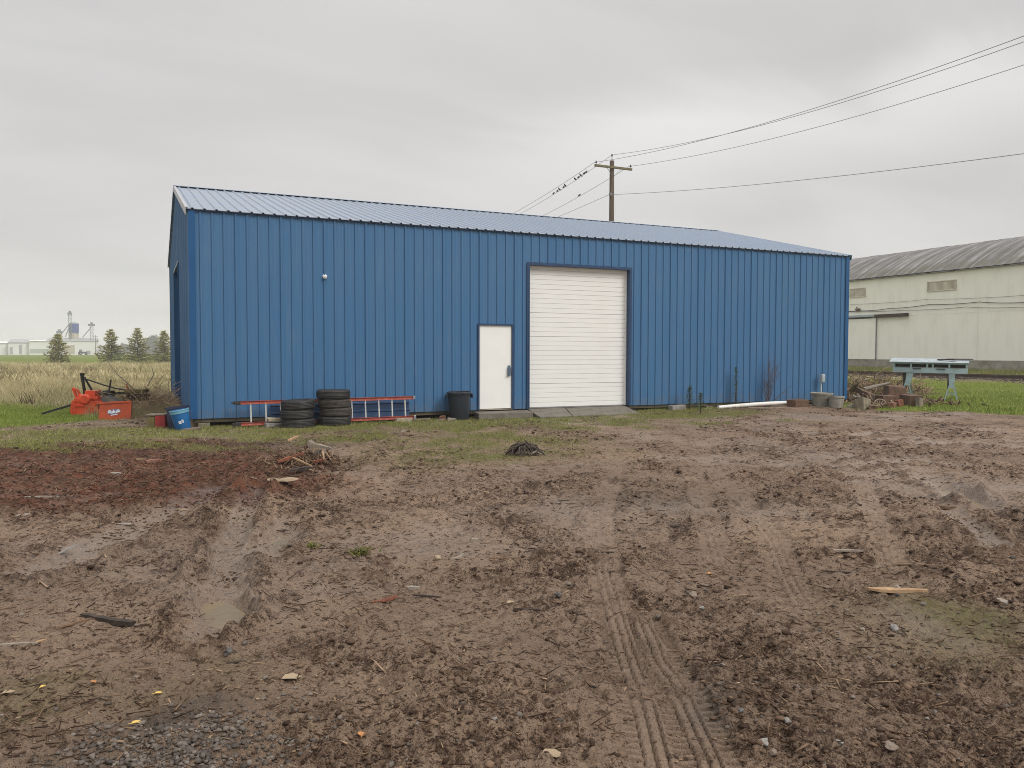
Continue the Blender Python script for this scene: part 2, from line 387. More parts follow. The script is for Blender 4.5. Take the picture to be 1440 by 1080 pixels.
M['dark'] = mat('black_void', (.012, .012, .013), .9, .1)
M['rubber'] = mat('tyre_rubber', (.022, .022, .023), .62, .4, var=.4, vscale=5, dirt=(.055, .050, .042), dirt_amt=.6, dirt_scale=5)
M['rubber_brown'] = mat('muddy_tyre_rubber', (.055, .048, .040), .75, .3, var=.4, vscale=5, dirt=(.09, .075, .055), dirt_amt=.8, dirt_scale=6)
M['orange_rail'] = mat('faded_orange_fibreglass', (.44, .095, .065), .55, .3, var=.25, vscale=5, dirt=(.46, .22, .17), dirt_amt=.7, dirt_scale=9)
M['rung'] = mat('aluminium_rung', (.62, .62, .60), .4, .5, metal=.35, var=.15, vscale=8)
M['can'] = mat('charcoal_plastic', (.022, .030, .040), .5, .4, var=.3, vscale=6)
M['block_wood'] = mat('pale_block', (.42, .36, .26), .8, .25, var=.4, vscale=7, bump=.004)
M['moss_block'] = mat('mossy_block', (.27, .235, .165), .9, .2, var=.4, vscale=6, dirt=(.10, .11, .05), dirt_amt=.55, bump=.006)
M['brick'] = mat('broken_brick', (.24, .12, .085), .85, .25, var=.4, vscale=10, bump=.005)
M['stone'] = mat('grey_stone', (.26, .24, .22), .75, .3, var=.4, vscale=9, bump=.005)
M['dark_stone'] = mat('dark_gravel_stone', (.11, .10, .092), .7, .35, var=.45, vscale=14, bump=.003)
M['pale_stone'] = mat('pale_stone', (.30, .26, .215), .75, .3, var=.3, vscale=9, bump=.004)
M['pot'] = mat('weathered_grey_pot', (.33, .32, .27), .7, .3, var=.3, vscale=7, dirt=(.17, .15, .10), dirt_amt=.8, dirt_scale=4)
M['pvc'] = mat('white_pipe_plastic', (.74, .73, .69), .45, .4, var=.1, dirt=(.5, .46, .38), dirt_amt=.5)
M['galv'] = mat('pale_galvanised', (.50, .56, .58), .45, .5, metal=.3)
M['rust'] = mat('rusty_brown_steel', (.085, .050, .034), .85, .25, var=.5, vscale=7, color2=(.15, .088, .058), bump=.006)
M['rust_pale'] = mat('pale_rusty_metal', (.40, .29, .22), .8, .3, var=.4, vscale=10)
M['wood_dark'] = mat('wet_dark_wood', (.055, .037, .026), .6, .4, var=.5, vscale=9, stretch=(1, 1, 1), bump=.004, bscale=40)
M['wood_mid'] = mat('brown_wood', (.20, .125, .075), .75, .3, var=.5, vscale=10, bump=.003, bscale=50)
M['wood_red'] = mat('red_brown_bark', (.22, .075, .038), .75, .3, var=.5, vscale=12, bump=.003, bscale=60)
M['wood_pale'] = mat('fresh_split_wood', (.42, .27, .15), .75, .3, var=.35, vscale=12, bump=.002)
M['wood_tan'] = mat('weathered_grey_wood', (.30, .25, .20), .8, .25, var=.4, vscale=12, bump=.003)
M['leaf_yellow'] = mat('yellow_dead_leaf', (.62, .42, .12), .7, .3)
M['leaf_pale'] = mat('pale_dead_leaf', (.34, .255, .165), .7, .3)
M['leaf_orange'] = mat('orange_dead_leaf', (.48, .22, .08), .7, .3)
M['bench'] = mat('pale_blue_bench_paint', (.42, .54, .58), .5, .4, var=.15, vscale=5, dirt=(.30, .33, .33), dirt_amt=.5, dirt_scale=5)
M['bench_top'] = mat('bleached_bench_top', (.40, .46, .49), .5, .4, var=.3, vscale=5, dirt=(.22, .21, .19), dirt_amt=.6, dirt_scale=3)
M['bench_dark'] = mat('dark_bench_panel', (.045, .04, .04), .7, .3)
M['wh_wall'] = mat('cream_warehouse_paint', (.86, .855, .78), .65, .3, var=.06, vscale=.35, color2=(.84, .835, .755), dirt=(.70, .68, .61), dirt_amt=.30, dirt_scale=1.4, stretch=(1, 1.6, .35))
M['wh_base'] = mat('stained_foundation', (.34, .32, .27), .85, .25, var=.4, vscale=1.5, dirt=(.13, .12, .08), dirt_amt=.8, dirt_scale=1.2)
M['louver'] = mat('faded_louvre', (.68, .63, .52), .7, .3, var=.3, vscale=6)
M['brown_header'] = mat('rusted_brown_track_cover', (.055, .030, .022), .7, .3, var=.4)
M['cable'] = mat('dark_cable', (.06, .06, .06), .7, .3)
M['wire'] = mat('grey_wire', (.30, .30, .305), .7, .3)
M['pole'] = mat('weathered_pole', (.16, .115, .085), .85, .2, var=.4, vscale=6, stretch=(3, 3, .2))
M['arm'] = mat('mossy_crossarm', (.20, .17, .10), .85, .2, var=.4, vscale=6)
M['insul'] = mat('dark_glass_insulator', (.06, .05, .05), .3, .5)
M['bird'] = mat('dark_feathers', (.05, .035, .035), .8, .2, var=.3)
M['rail'] = mat('rusty_rail', (.075, .045, .035), .7, .35, var=.4)
M['sleeper'] = mat('old_sleeper', (.09, .07, .055), .9, .2, var=.4)
M['orange'] = mat('implement_orange', (.72, .075, .018), .45, .45, var=.2, vscale=5, dirt=(.35, .06, .03), dirt_amt=.5, dirt_scale=6)
M['orange_dull'] = mat('weathered_orange', (.52, .085, .025), .55, .35, var=.25, vscale=4, dirt=(.30, .07, .035), dirt_amt=.6, dirt_scale=5)
M['black_steel'] = mat('black_steel', (.025, .023, .022), .55, .4, var=.4)
M['grey_shield'] = mat('grey_shield', (.13, .135, .145), .6, .35, var=.15)
M['olive_metal'] = mat('dirty_yellow_guard', (.17, .13, .05), .7, .3, var=.4)
M['decal'] = mat('white_print', (.78, .78, .8), .5, .3, var=.05)
M['decal_blue'] = mat('blue_print', (.16, .17, .32), .5, .3, var=.1)
M['bucket'] = mat('blue_bucket_plastic', (.015, .135, .36), .4, .45, var=.15, vscale=6, dirt=(.02, .10, .22), dirt_amt=.4)
M['bucket_rim'] = mat('pale_blue_rim', (.16, .38, .50), .45, .4)
M['red'] = mat('faded_red_paint', (.36, .035, .035), .55, .4)
M['navy'] = mat('navy_plastic', (.03, .035, .07), .5, .4)
M['fac_white'] = mat('far_white_cladding', (.74, .74, .71), .6, .3, var=.06, vscale=.1)
M['fac_grey'] = mat('far_grey_roof', (.36, .37, .37), .6, .3, var=.15, vscale=.2)
M['fac_green'] = mat('far_green_cladding', (.40, .46, .38), .6, .3, var=.1, vscale=.2)
M['fac_blue'] = mat('blue_silo_cladding', (.05, .09, .28), .5, .4, var=.1, vscale=.3)
M['fac_tan'] = mat('tan_silo_base', (.46, .42, .33), .7, .3, var=.1, vscale=.3)
M['fac_steel'] = mat('far_steel_lattice', (.20, .21, .22), .6, .3)
M['bark'] = mat('conifer_bark', (.10, .075, .055), .9, .2, var=.4)
M['twig'] = mat('bare_twig', (.12, .095, .10), .8, .2, var=.35, vscale=5)
M['twig_brown'] = mat('brown_brush_twig', (.16, .105, .065), .85, .2, var=.5, vscale=3, color2=(.28, .20, .12))
M['twig_tan'] = mat('tan_brush_twig', (.46, .34, .21), .85, .2, var=.5, vscale=3, color2=(.27, .185, .11))
M['tan_stone'] = mat('tan_round_slab', (.21, .165, .13), .8, .25, var=.3)

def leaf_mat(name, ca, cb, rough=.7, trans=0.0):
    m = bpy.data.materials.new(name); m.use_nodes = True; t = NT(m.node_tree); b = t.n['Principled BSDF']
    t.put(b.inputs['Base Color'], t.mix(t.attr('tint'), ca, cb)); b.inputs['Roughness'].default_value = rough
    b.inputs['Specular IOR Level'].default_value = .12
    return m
M['g_green'] = leaf_mat('lawn_blades', (.11, .180, .026), (.37, .39, .10))
M['g_dry'] = leaf_mat('dry_stems', (.51, .43, .255), (.21, .205, .09))
M['g_olive'] = leaf_mat('olive_blades', (.12, .150, .028), (.30, .29, .10))
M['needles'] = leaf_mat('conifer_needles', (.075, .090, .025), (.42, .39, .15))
M['needles_sap'] = leaf_mat('sapling_needles', (.045, .085, .040), (.17, .23, .09))
M['far_crown'] = leaf_mat('far_foliage', (.05, .06, .045), (.09, .10, .08))
M['mud_bits'] = leaf_mat('mud_clods', (.030, .017, .011), (.20, .132, .088), .75)
M['chips'] = leaf_mat('wood_chips', (.070, .040, .026), (.40, .28, .18), .75)
M['bark_bits'] = leaf_mat('bark_bits', (.045, .020, .012), (.22, .085, .045), .75)
M['twig_bits'] = leaf_mat('twig_bits', (.040, .024, .016), (.27, .18, .11), .8)
M['gravel'] = leaf_mat('gravel_stones', (.060, .050, .043), (.22, .185, .155), .7)
M['weed'] = leaf_mat('weed_leaves', (.07, .085, .02), (.22, .20, .06))

# ground: what the surface is made of comes from the masks, its relief from the mesh and a fine bump
def ground_mat():
    m = bpy.data.materials.new('ground'); m.use_nodes = True; t = NT(m.node_tree); b = t.n['Principled BSDF']
    c = t.new('ShaderNodeTexCoord').outputs['Object']
    n1 = t.noise(c, .8, 6, .6); n2 = t.noise(c, 5, 7, .68); n3 = t.noise(c, 26, 6, .7); n4 = t.noise(c, 85, 5, .75); n5 = t.noise(c, .3, 4, .5)
    n6 = t.noise(c, 210, 3, .7); n7 = t.noise(c, 12, 7, .72, .4)
    cl = t.math('SUBTRACT', t.math('MULTIPLY', t.attr('clod'), .062), t.math('MULTIPLY', t.attr('pressed'), .030))
    up_ = lambda n, k=1.0: t.math('ADD', n, t.math('MULTIPLY', cl, k))
    mud = t.mix(t.rng(n1, .36, .64), (.335, .232, .160), (.242, .166, .116))
    mud = t.mix(t.math('MULTIPLY', t.rng(n5, .40, .60), .45), mud, (.200, .142, .104))
    mud = t.mix(t.math('MULTIPLY', t.rng(n7, .46, .36), .60), mud, (.330, .238, .165))
    mud = t.mix(t.math('MULTIPLY', t.rng(up_(n2), .545, .600), .60), mud, (.110, .067, .043))
    mud = t.mix(t.math('MULTIPLY', t.rng(up_(n7), .580, .612), .80), mud, (.048, .026, .016))
    mud = t.mix(t.math('MULTIPLY', t.rng(up_(n3), .572, .604), .80), mud, (.044, .024, .015))
    mud = t.mix(t.math('MULTIPLY', t.rng(n3, .43, .34), .50), mud, (.36, .265, .19))
    mud = t.mix(t.math('MULTIPLY', t.rng(up_(n4), .565, .600), .80), mud, (.050, .028, .018))
    mud = t.mix(t.math('MULTIPLY', t.rng(n4, .42, .35), .60), mud, (.42, .32, .235))
    mud = t.mix(t.math('MULTIPLY', t.rng(n6, .61, .67), .70), mud, (.52, .40, .28))
    clod = t.rng(up_(n7), .565, .62)
    mud = t.mix(t.math('MULTIPLY', t.attr('wet'), t.rng(n3, .60, .42, .1, .55)), mud, (.300, .222, .165))
    mul = t.mix(t.rng(n2, .40, .60), (.140, .046, .022), (.062, .024, .014))
    mul = t.mix(t.math('MULTIPLY', t.rng(n4, .56, .7), .55), mul, (.30, .15, .085))
    mul = t.mix(t.math('MULTIPLY', t.rng(n3, .52, .68), .6), mul, (.030, .018, .013))
    col = t.mix(t.math('MULTIPLY', t.attr('mulch'), t.rng(n7, .40, .62, 1.0, .45)), mud, mul)
    gra = t.mix(t.rng(n4, .42, .58), (.040, .034, .029), (.16, .135, .112))
    col = t.mix(t.math('MULTIPLY', t.attr('gravel'), .6), col, gra)
    oli = t.mix(t.rng(n3, .42, .58), (.120, .140, .028), (.130, .105, .046))
    col = t.mix(t.math('MULTIPLY', t.attr('olive'), .75), col, oli)
    gre = t.mix(t.rng(n2, .35, .7), (.10, .155, .020), (.19, .215, .045)); gre = t.mix(t.math('MULTIPLY', t.rng(n3, .5, .7), .5), gre, (.06, .06, .025))
    gre = t.mix(t.rng(n5, .35, .65), gre, t.mix(.5, gre, (.16, .17, .05)))
    col = t.mix(t.attr('green'), col, gre)
    dry = t.mix(t.rng(n1, .3, .7), (.35, .30, .18), (.24, .235, .11)); dry = t.mix(t.math('MULTIPLY', t.rng(n3, .45, .7), .6), dry, (.14, .11, .055))
    col = t.mix(t.attr('dry'), col, dry)
    t.put(b.inputs['Base Color'], col)
    wet = t.attr('wet')
    r0 = t.math('ADD', t.rng(n2, .3, .7, .62, .85), t.math('MULTIPLY', clod, .15))
    ro = t.math('SUBTRACT', r0, t.math('MULTIPLY', wet, .46))
    soft = t.math('MINIMUM', t.math('ADD', t.attr('green'), t.attr('dry')), 1.0)
    t.put(b.inputs['Roughness'], t.math('ADD', ro, t.math('MULTIPLY', soft, .3), clamp=True))
    t.put(b.inputs['Specular IOR Level'], t.math('ADD', t.math('SUBTRACT', .13, t.math('MULTIPLY', soft, .10)), t.math('MULTIPLY', wet, .55)))
    bn = t.new('ShaderNodeBump'); bn.inputs['Strength'].default_value = 1.0; bn.inputs['Distance'].default_value = .034
    h = t.math('ADD', t.math('ADD', t.math('MULTIPLY', n3, 1.0), t.math('MULTIPLY', n7, 1.2)), t.math('MULTIPLY', n4, .5)); t.put(bn.inputs['Height'], h)
    t.put(b.inputs['Normal'], bn.outputs[0])
    return m
M['ground'] = ground_mat()
def puddle_mat():
    m = bpy.data.materials.new('muddy_water'); m.use_nodes = True; t = NT(m.node_tree); b = t.n['Principled BSDF']
    c = t.new('ShaderNodeTexCoord').outputs['Object']
    t.put(b.inputs['Base Color'], t.mix(t.noise(c, 5, 4), (.215, .165, .098), (.18, .135, .08)))
    b.inputs['Roughness'].default_value = .12; b.inputs['Specular IOR Level'].default_value = .5; b.inputs['IOR'].default_value = 1.33
    bn = t.new('ShaderNodeBump'); bn.inputs['Distance'].default_value = .002; t.put(bn.inputs['Height'], t.noise(c, 30, 3)); t.put(b.inputs['Normal'], bn.outputs[0])
    return m
M['water'] = puddle_mat()

# ------------------------------------------------------------------ ground sheet
def build_ground():
    rad = np.concatenate([[.05], np.linspace(.4, 2.3, 10)[:-1], np.geomspace(2.3, 4.2, 340)[:-1], np.geomspace(4.2, 48, 450), np.geomspace(48, 1350, 62)[1:]])
    half = math.radians(43); base = math.pi/2-YAW
    ang = np.concatenate([np.linspace(-half, half, 600), np.linspace(half, 2*math.pi-half, 66)[1:-1]])+base
    R, A = np.meshgrid(rad, ang, indexing='ij'); x = CX+R*np.cos(A); y = CY+R*np.sin(A)
    z, m = height(x.ravel(), y.ravel(), want=True)
    v = np.stack([x.ravel(), y.ravel(), z], 1); nR, nA = R.shape
    i = np.arange(nR-1)[:, None]*nA; j = np.arange(nA)[None, :]; j2 = (j+1) % nA
    q = np.stack([i+j, i+nA+j, i+nA+j2, i+j2], -1).reshape(-1, 4)
    me = mesh_np('ground', v, q.ravel(), np.full(len(q), 4), M['ground'], {k: m[k] for k in ('mulch', 'green', 'dry', 'olive', 'gravel', 'clod', 'wet', 'pressed')}, smooth=True)
    tag(link('ground', me), kind='structure')
build_ground()

def flood(cx_, cy_, rad, cap, limit):
    """still water: raise the level in the hollow until it would run out, then lay a sheet over the flooded cells"""
    N = 110; g = np.linspace(-rad, rad, N); X, Y = np.meshgrid(cx_+g, cy_+g, indexing='ij'); H = height(X.ravel(), Y.ravel()).reshape(N, N)
    c0 = N//2; w0 = H[c0-6:c0+7, c0-6:c0+7]; q = np.unravel_index(np.argmin(w0), w0.shape); sx_, sy_ = c0-6+q[0], c0-6+q[1]
    def fill(lv):
        seen = np.zeros((N, N), bool); st = [(sx_, sy_)]; seen[sx_, sy_] = True
        while st:
            a, b = st.pop()
            for da, db in ((1, 0), (-1, 0), (0, 1), (0, -1)):
                u, v = a+da, b+db
                if 0 <= u < N and 0 <= v < N and not seen[u, v] and H[u, v] < lv: seen[u, v] = True; st.append((u, v))
        return seen
    lv = H[sx_, sy_]; best = None
    for k_ in range(30):
        t_ = H[sx_, sy_]+cap*(k_+1)/30; f_ = fill(t_)
        if f_[0].any() or f_[-1].any() or f_[:, 0].any() or f_[:, -1].any() or f_.sum()*(2*rad/N)**2 > limit: break
        lv, best = t_, f_
    if best is None: return
    d = best.copy()
    for _ in range(2):
        e = d.copy(); e[1:] |= d[:-1]; e[:-1] |= d[1:]; e[:, 1:] |= d[:, :-1]; e[:, :-1] |= d[:, 1:]; d = e
    idx = {}; vs = []; fs = []
    for a in range(N-1):
        for b in range(N-1):
            if d[a, b] and d[a+1, b] and d[a, b+1] and d[a+1, b+1]:
                f_ = []
                for u, v in ((a, b), (a+1, b), (a+1, b+1), (a, b+1)):
                    if (u, v) not in idx: idx[(u, v)] = len(vs); vs.append((X[u, v], Y[u, v], lv))
                    f_.append(idx[(u, v)])
                fs.append(tuple(f_))
    tag(MB().add(vs, fs).build('puddle', M['water']), kind='structure')
for (bx_, by_, ba_, bb_, bd_, bt_), lim in zip(BASINS, (.125, .04, .28)): flood(bx_, by_, ba_*1.7, bd_*.8, lim)

# ------------------------------------------------------------------ the blue metal building
L, W, HE, HR = 18.29, 12.22, 4.28, 5.84
SLOPE = (HR-HE)/(W/2)
bld = thing('metal_building', 'blue ribbed metal shop building with white doors and low gable roof', 'building', (0, 0, 0))
PW = .9144
def wall_profile(s0, s1, cuts=()):
    P = []
    for k in range(1, 5):
        c = .2286*k-.0275
        P += [(c-.16, 0), (c-.15, .0018), (c-.138, .0018), (c-.128, 0), (c-.083, 0), (c-.073, .0018), (c-.061, .0018), (c-.051, 0), (c-.0275, 0), (c-.014, .023), (c+.014, .023), (c+.0275, 0.0)]
    P = [(0.0, 0.0)]+[q for q in P if q[0] > 1e-4]
    P = [(a, b+(.007 if b > .02 and a > .8 else 0)) for a, b in P]; out = sorted(P); ss = np.array([q[0] for q in out]); dd = np.array([q[1] for q in out])
    add = [c for c in cuts if 0 < c < PW]+[s1-s0]
    allS = np.unique(np.round(np.concatenate([ss[ss < s1-s0+1e-6], add]), 5))
    return allS, np.interp(allS, ss, dd)
def wall_panel(s0, s1, zt, openings=()):
    S_, D_ = wall_profile(s0, s1, [o[k]-s0 for o in openings for k in (0, 1)])
    mb = MB()
    for a, b, da, db in zip(S_[:-1], S_[1:], D_[:-1], D_[1:]):
        m_ = (a+b)/2+s0; iv = [(0.0, None)]
        for (u0, u1, z0, z1) in openings:
            if u0 < m_ < u1: iv = [(z1, None)] if z0 <= 0.01 else [(0.0, z0), (z1, None)]
        for lo, hi in iv:
            ha, hb = (zt(s0+a), zt(s0+b)) if hi is None else (hi, hi)
            mb.add([(a, -da, lo), (b, -db, lo), (b, -db, hb), (a, -da, ha)], [(0, 1, 2, 3)])
    return mb
DOOR = (6.344, 7.220, 0.0, 2.03); GAR = (7.655, 10.575, 0.0, 3.535)
def make_wall(origin, rz, length, zt, openings):
    n = int(math.ceil(length/PW-1e-3)); shared = None
    for k in range(n):
        s0, s1 = k*PW, min((k+1)*PW, length)
        op = [o for o in openings if o[0] < s1 and o[1] > s0]
        flat = zt(s0) == zt(s1) and not op and s1-s0 > PW-.01
        if flat and shared: me = shared
        else:
            me = wall_panel(s0, s1, zt, op).mesh('wall_panel', M['blue'])
            if flat: shared = me
        off = np.array(Matrix.Rotation(rz, 3, 'Z')) @ np.array([s0, 0, 0])
        link('wall_panel', me, bld, np.array(origin)+off, (0, 0, rz))
zflat = lambda s: HE-.02
zgab = lambda s: HE-.02+SLOPE*min(s, W-s)
BAY = (W-8.0, W-4.9, 0.0, 3.69)              # opening in the left gable wall, run measured from the back corner
make_wall((0, 0, 0), 0, L, zflat, [DOOR, GAR])
make_wall((0, W, 0), -math.pi/2, W, zgab, [BAY])
make_wall((L, 0, 0), math.pi/2, W, zgab, [])
make_wall((L, W, 0), math.pi, L, zflat, [])
# corner trim: two flanges wrapping each corner, with a short lap joint
def corner(x, y, sx, sy):
    mb = MB(); t = .135
    mb.box((x-sx*(t/2-.034), y+sy*.032, HE/2-.01), (t, .006, HE-.02)); mb.box((x+sx*.032, y-sy*(t/2-.034)+sy*.0, HE/2-.01), (.006, t, HE-.02))
    mb.box((x-sx*(t/2-.036), y+sy*.037, .93), (t+.004, .003, .02))
    bevel(mb.build('corner_trim', M['blue_trim'], bld), .003, 1)
for x, y, sx, sy in ((0, 0, -1, -1), (L, 0, 1, -1), (0, W, -1, 1), (L, W, 1, 1)): corner(x, y, sx, sy)
# skirt board and void under the siding
mb = MB()
for (a, b) in ((.04, DOOR[0]), (DOOR[1], GAR[0]), (GAR[1], L-.04)): mb.box(((a+b)/2, .05, -.045), (b-a, .04, .07))
mb.box((.05, W/2, -.045), (.04, W-.1, .07)); mb.box((L-.05, W/2, -.045), (.04, W-.1, .07)); mb.build('skirt_board', M['skirt'], bld)
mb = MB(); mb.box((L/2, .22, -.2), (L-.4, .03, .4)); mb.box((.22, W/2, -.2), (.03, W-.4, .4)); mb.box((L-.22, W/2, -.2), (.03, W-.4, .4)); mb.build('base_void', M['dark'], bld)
for x in (.12, 4.4, 13.1, 17.9):
    mb = MB(); mb.box((x+.1, .06, -.17), (.24, .16, .17), jit=.012); bevel(mb.build('support_block', M['moss_block'], bld), .01)
# roof: ribbed panels on both slopes, laid at the pitch
ang = math.atan(SLOPE); RL = (W/2+.07)/math.cos(ang)
def roof_panel():
    mb = MB(); P = [(0, 0)]
    for k in range(4):
        c = .1143+.2286*k; P += [(c-.032, 0), (c-.012, .026), (c+.012, .026), (c+.032, 0)]
    P += [(PW+.004, 0)]; vs = []
    for s_, d_ in P: vs += [(s_, 0, d_), (s_, RL, d_)]
    n = len(P)
    mb.add(vs, [(2*i, 2*i+2, 2*i+3, 2*i+1) for i in range(n-1)])
    mb.add([(s_, 0, d_-.012) for s_, d_ in P]+[(s_, 0, d_) for s_, d_ in P], [(i, i+1, n+i+1, n+i) for i in range(n-1)])
    return mb.mesh('roof_panel', M['roof'])
rp = roof_panel(); x0 = -.06; npan = 20; stepx = (L+.12)/npan
for k in range(npan):
    o = link('roof_panel', rp, bld, (x0+k*stepx, -.07, HE+.012-.07*SLOPE), (ang, 0, 0)); o.scale = (stepx/PW, 1, 1)
    o = link('roof_panel', rp, bld, (x0+(k+1)*stepx, W+.07, HE+.012-.07*SLOPE), (ang, 0, math.pi)); o.scale = (stepx/PW, 1, 1)
mb = MB()   # dark closure strip under the eaves and the ridge cap with its vented underside
mb.box((L/2, -.034, HE-.022), (L+.08, .010, .034)); mb.build('eave_trim', M['blue_dark'], bld)
mb = MB(); mb.box((L/2, W+.034, HE-.022), (L+.08, .010, .034)); mb.build('eave_trim', M['blue_dark'], bld)
mb = MB()
for k in range(20*4):
    x = x0+stepx*(k/4+.25)
    if x < L: mb.box((x, W/2-.15, HR+.012+.012-.15*SLOPE), (.14, .012, .022), rotm3(ang, 0, 0))
tag(mb.build('ridge_vent', M['dark'], bld), kind='stuff')
mb = MB()
for sgn in (-1, 1): mb.box((L/2, W/2+sgn*.085, HR+.052-.085*SLOPE), (L+.15, .178, .004), rotm3(-sgn*ang, 0, 0))
mb.build('ridge_cap', M['roof'], bld)
for xg, name in ((-.075, 'pale'), (L+.075, 'blue')):     # rake boards along both gables
    for sgn in (-1, 1):
        mb = MB(); yc = W/2+sgn*(W/4+.03); zc = HE+(HR-HE)/2-.045-.03*SLOPE
        hgt = .15 if sgn < 0 else .05; mb.box((xg, yc, zc+(.15-hgt)/2), (.012, RL, hgt), rotm3(-sgn*ang, 0, 0)); mb.box((xg-(.02 if xg > 0 else -.02), yc, zc+.078), (.06, RL, .006), rotm3(-sgn*ang, 0, 0))
        mb.build('rake_trim', M['rake'] if name == 'pale' and sgn < 0 else M['blue'], bld)
# personnel door
dr = thing('door', None, None, (0, 0, 0)); dr.parent = bld
x0d, x1d, _, zd = DOOR; mb = MB()
for xa, xb in ((x0d-.03, x0d+.012), (x1d-.012, x1d+.03)): mb.box(((xa+xb)/2, -.012, zd/2+.013), (xb-xa, .052, zd+.026))
mb.box(((x0d+x1d)/2, -.012, zd+.012), (x1d-x0d-.026, .050, .040)); mb.build('door_frame', M['blue_dark'], dr)
mb = MB(); mb.box(((x0d+x1d)/2, .022, zd/2+.012), (x1d-x0d-.028, .045, zd-.028)); bevel(mb.build('door_leaf', M['white_door'], dr), .004)
mb = MB(); mb.box(((x0d+x1d)/2, -.005, .006), (x1d-x0d, .09, .012)); mb.build('threshold', M['block_wood'], dr)
mb = MB(); mb.box((7.135, -.028, .92), (.075, .055, .20)); mb.box((7.135, -.018, 1.04), (.055, .03, .05)); mb.tube([(7.135, -.0, .84), (7.135, -.06, .84)], .022, 10); mb.tube([(7.135, -.055, .84), (7.06, -.055, .84)], .009, 8)
bevel(mb.build('lockset', M['lock'], dr), .004, 1)
# sectional overhead door
gd = thing('overhead_door', None, None, (0, 0, 0)); gd.parent = bld
gx0, gx1, _, gz = GAR; RY = .13; nsec = 6; hsec = gz/nsec
def section():
    P = []; k = 5
    for i in range(k):
        z = hsec*i/k; h = hsec/k
        P += [(z, .024 if i == 0 else .016), (z+.010, 0.0), (z+h-.012, -.004), (z+h-.004, -.004)]
    P += [(hsec-.004, .012)]
    mb = MB(); n = len(P); w_ = gx1-gx0-.10
    mb.add([(0, d, z) for z, d in P]+[(w_, d, z) for z, d in P], [(i, n+i, n+i+1, i+1) for i in range(n-1)])
    return mb.mesh('door_section', M['white_door'])
sec = section()
for i in range(nsec): link('door_section', sec, gd, (gx0+.04, RY, .015+i*hsec*.994), (math.radians(rnd.uniform(-.5, .5)), 0, 0))
mb = MB()
for x, sx in ((gx0, 1), (gx1, -1)): mb.box((x+sx*.012, RY/2-.01, gz/2), (.024, RY+.06, gz))
mb.box(((gx0+gx1)/2, RY/2-.01, gz-.012), (gx1-gx0-.05, RY+.06, .024)); mb.build('jamb_trim', M['blue_dark'], gd)
mb = MB(); mb.box((gx0-.025, -.028, gz/2+.02), (.05, .010, gz+.04)); mb.box((gx1+.025, -.028, gz/2+.02), (.05, .010, gz+.04)); mb.box(((gx0+gx1)/2, -.028, gz+.02), (gx1-gx0, .010, .045)); mb.build('opening_trim', M['blue_dark'], gd)
mb = MB(); mb.box((gx1-.045, RY-.02, gz/2), (.03, .04, gz-.03)); mb.box((gx0+.036, RY-.02, gz/2), (.018, .03, gz-.03)); mb.build('door_track', M['white'], gd)
mb = MB(); mb.box(((gx0+gx1)/2, RY+.01, .008), (gx1-gx0-.06, .04, .03)); mb.build('bottom_seal', M['gasket'], gd)
# gable bay: lined opening with a sliding door pushed shut inside
mb = MB(); y0b, y1b = 4.9, 8.0
mb.box((.10, y1b-.015, 1.84), (.30, .03, 3.68)); mb.box((.10, y0b+.015, 1.84), (.30, .03, 3.68)); mb.box((.10, (y0b+y1b)/2, 3.68), (.30, y1b-y0b-.07, .03)); mb.build('bay_lining', M['blue_trim'], bld)
mb = MB(); mb.box((-.033, (y0b+y1b)/2, 3.72), (.012, y1b-y0b+.1, .05)); mb.build('bay_head_trim', M['rake'], bld)
mb = MB(); mb.box((.27, (y0b+y1b)/2, 1.84), (.03, y1b-y0b, 3.6)); mb.build('bay_door', M['blue_dark'], bld)
# white security light
lt = thing('security_light', 'small round white security light high on the blue wall', 'light', (2.72, -.003, 3.01)); lt.scale = (.62, .62, .62)
mb = MB(); mb.lathe([(0, 0), (.075, 0), (.08, .02), (.06, .035), (0, .036)], 20, rotm3(math.pi/2, 0, 0), (0, -.0, .02)); smooth_by_angle(mb.build('base_plate', M['white'], lt))
mb = MB(); mb.lathe([(0, 0), (.045, .01), (.062, .04), (.064, .09), (.05, .115), (0, .122)], 20, rotm3(math.pi/2+.5, 0, 0), (0, -.03, .025)); smooth_by_angle(mb.build('lamp_head', M['white'], lt))
mb = MB(); mb.lathe([(0, 0), (.02, .005), (.026, .03), (.018, .05), (0, .055)], 14, rotm3(math.pi/2+.9, 0, 0), (.01, -.035, -.05)); smooth_by_angle(mb.build('sensor', M['steel'], lt))
# step and apron slabs
def slab(name, label, quad, thick, m='concrete'):
    c = np.mean(np.array(quad), 0); q = np.array(quad)-c; n = len(q)
    mb = MB(); mb.add(np.concatenate([q-np.array([0, 0, thick]), q]), [tuple(range(n-1, -1, -1)), tuple(range(n, 2*n))]+[(i, (i+1) % n, n+(i+1) % n, n+i) for i in range(n)])
    o = mb.build(name, M[m], None, loc=c); bevel(o, .014, 2); return tag(o, label, 'slab')
slab('concrete_step', 'small concrete doorstep slab in front of the white walk door', [(6.12, -.56, -.035), (7.52, -.56, -.045), (7.62, -.04, -.028), (6.2, -.04, -.025)], .15)
slab('apron_slab', 'left concrete apron slab below the overhead door, next to the doorstep', [(7.55, -.85, -.135), (8.42, -.85, -.135), (8.75, .12, -.012), (7.70, .12, -.012)], .12)
slab('apron_slab', 'right long concrete apron slab below the overhead door', [(8.44, -.85, -.135), (10.3, -.92, -.125), (10.55, .12, -.012), (8.77, .12, -.012)], .12)

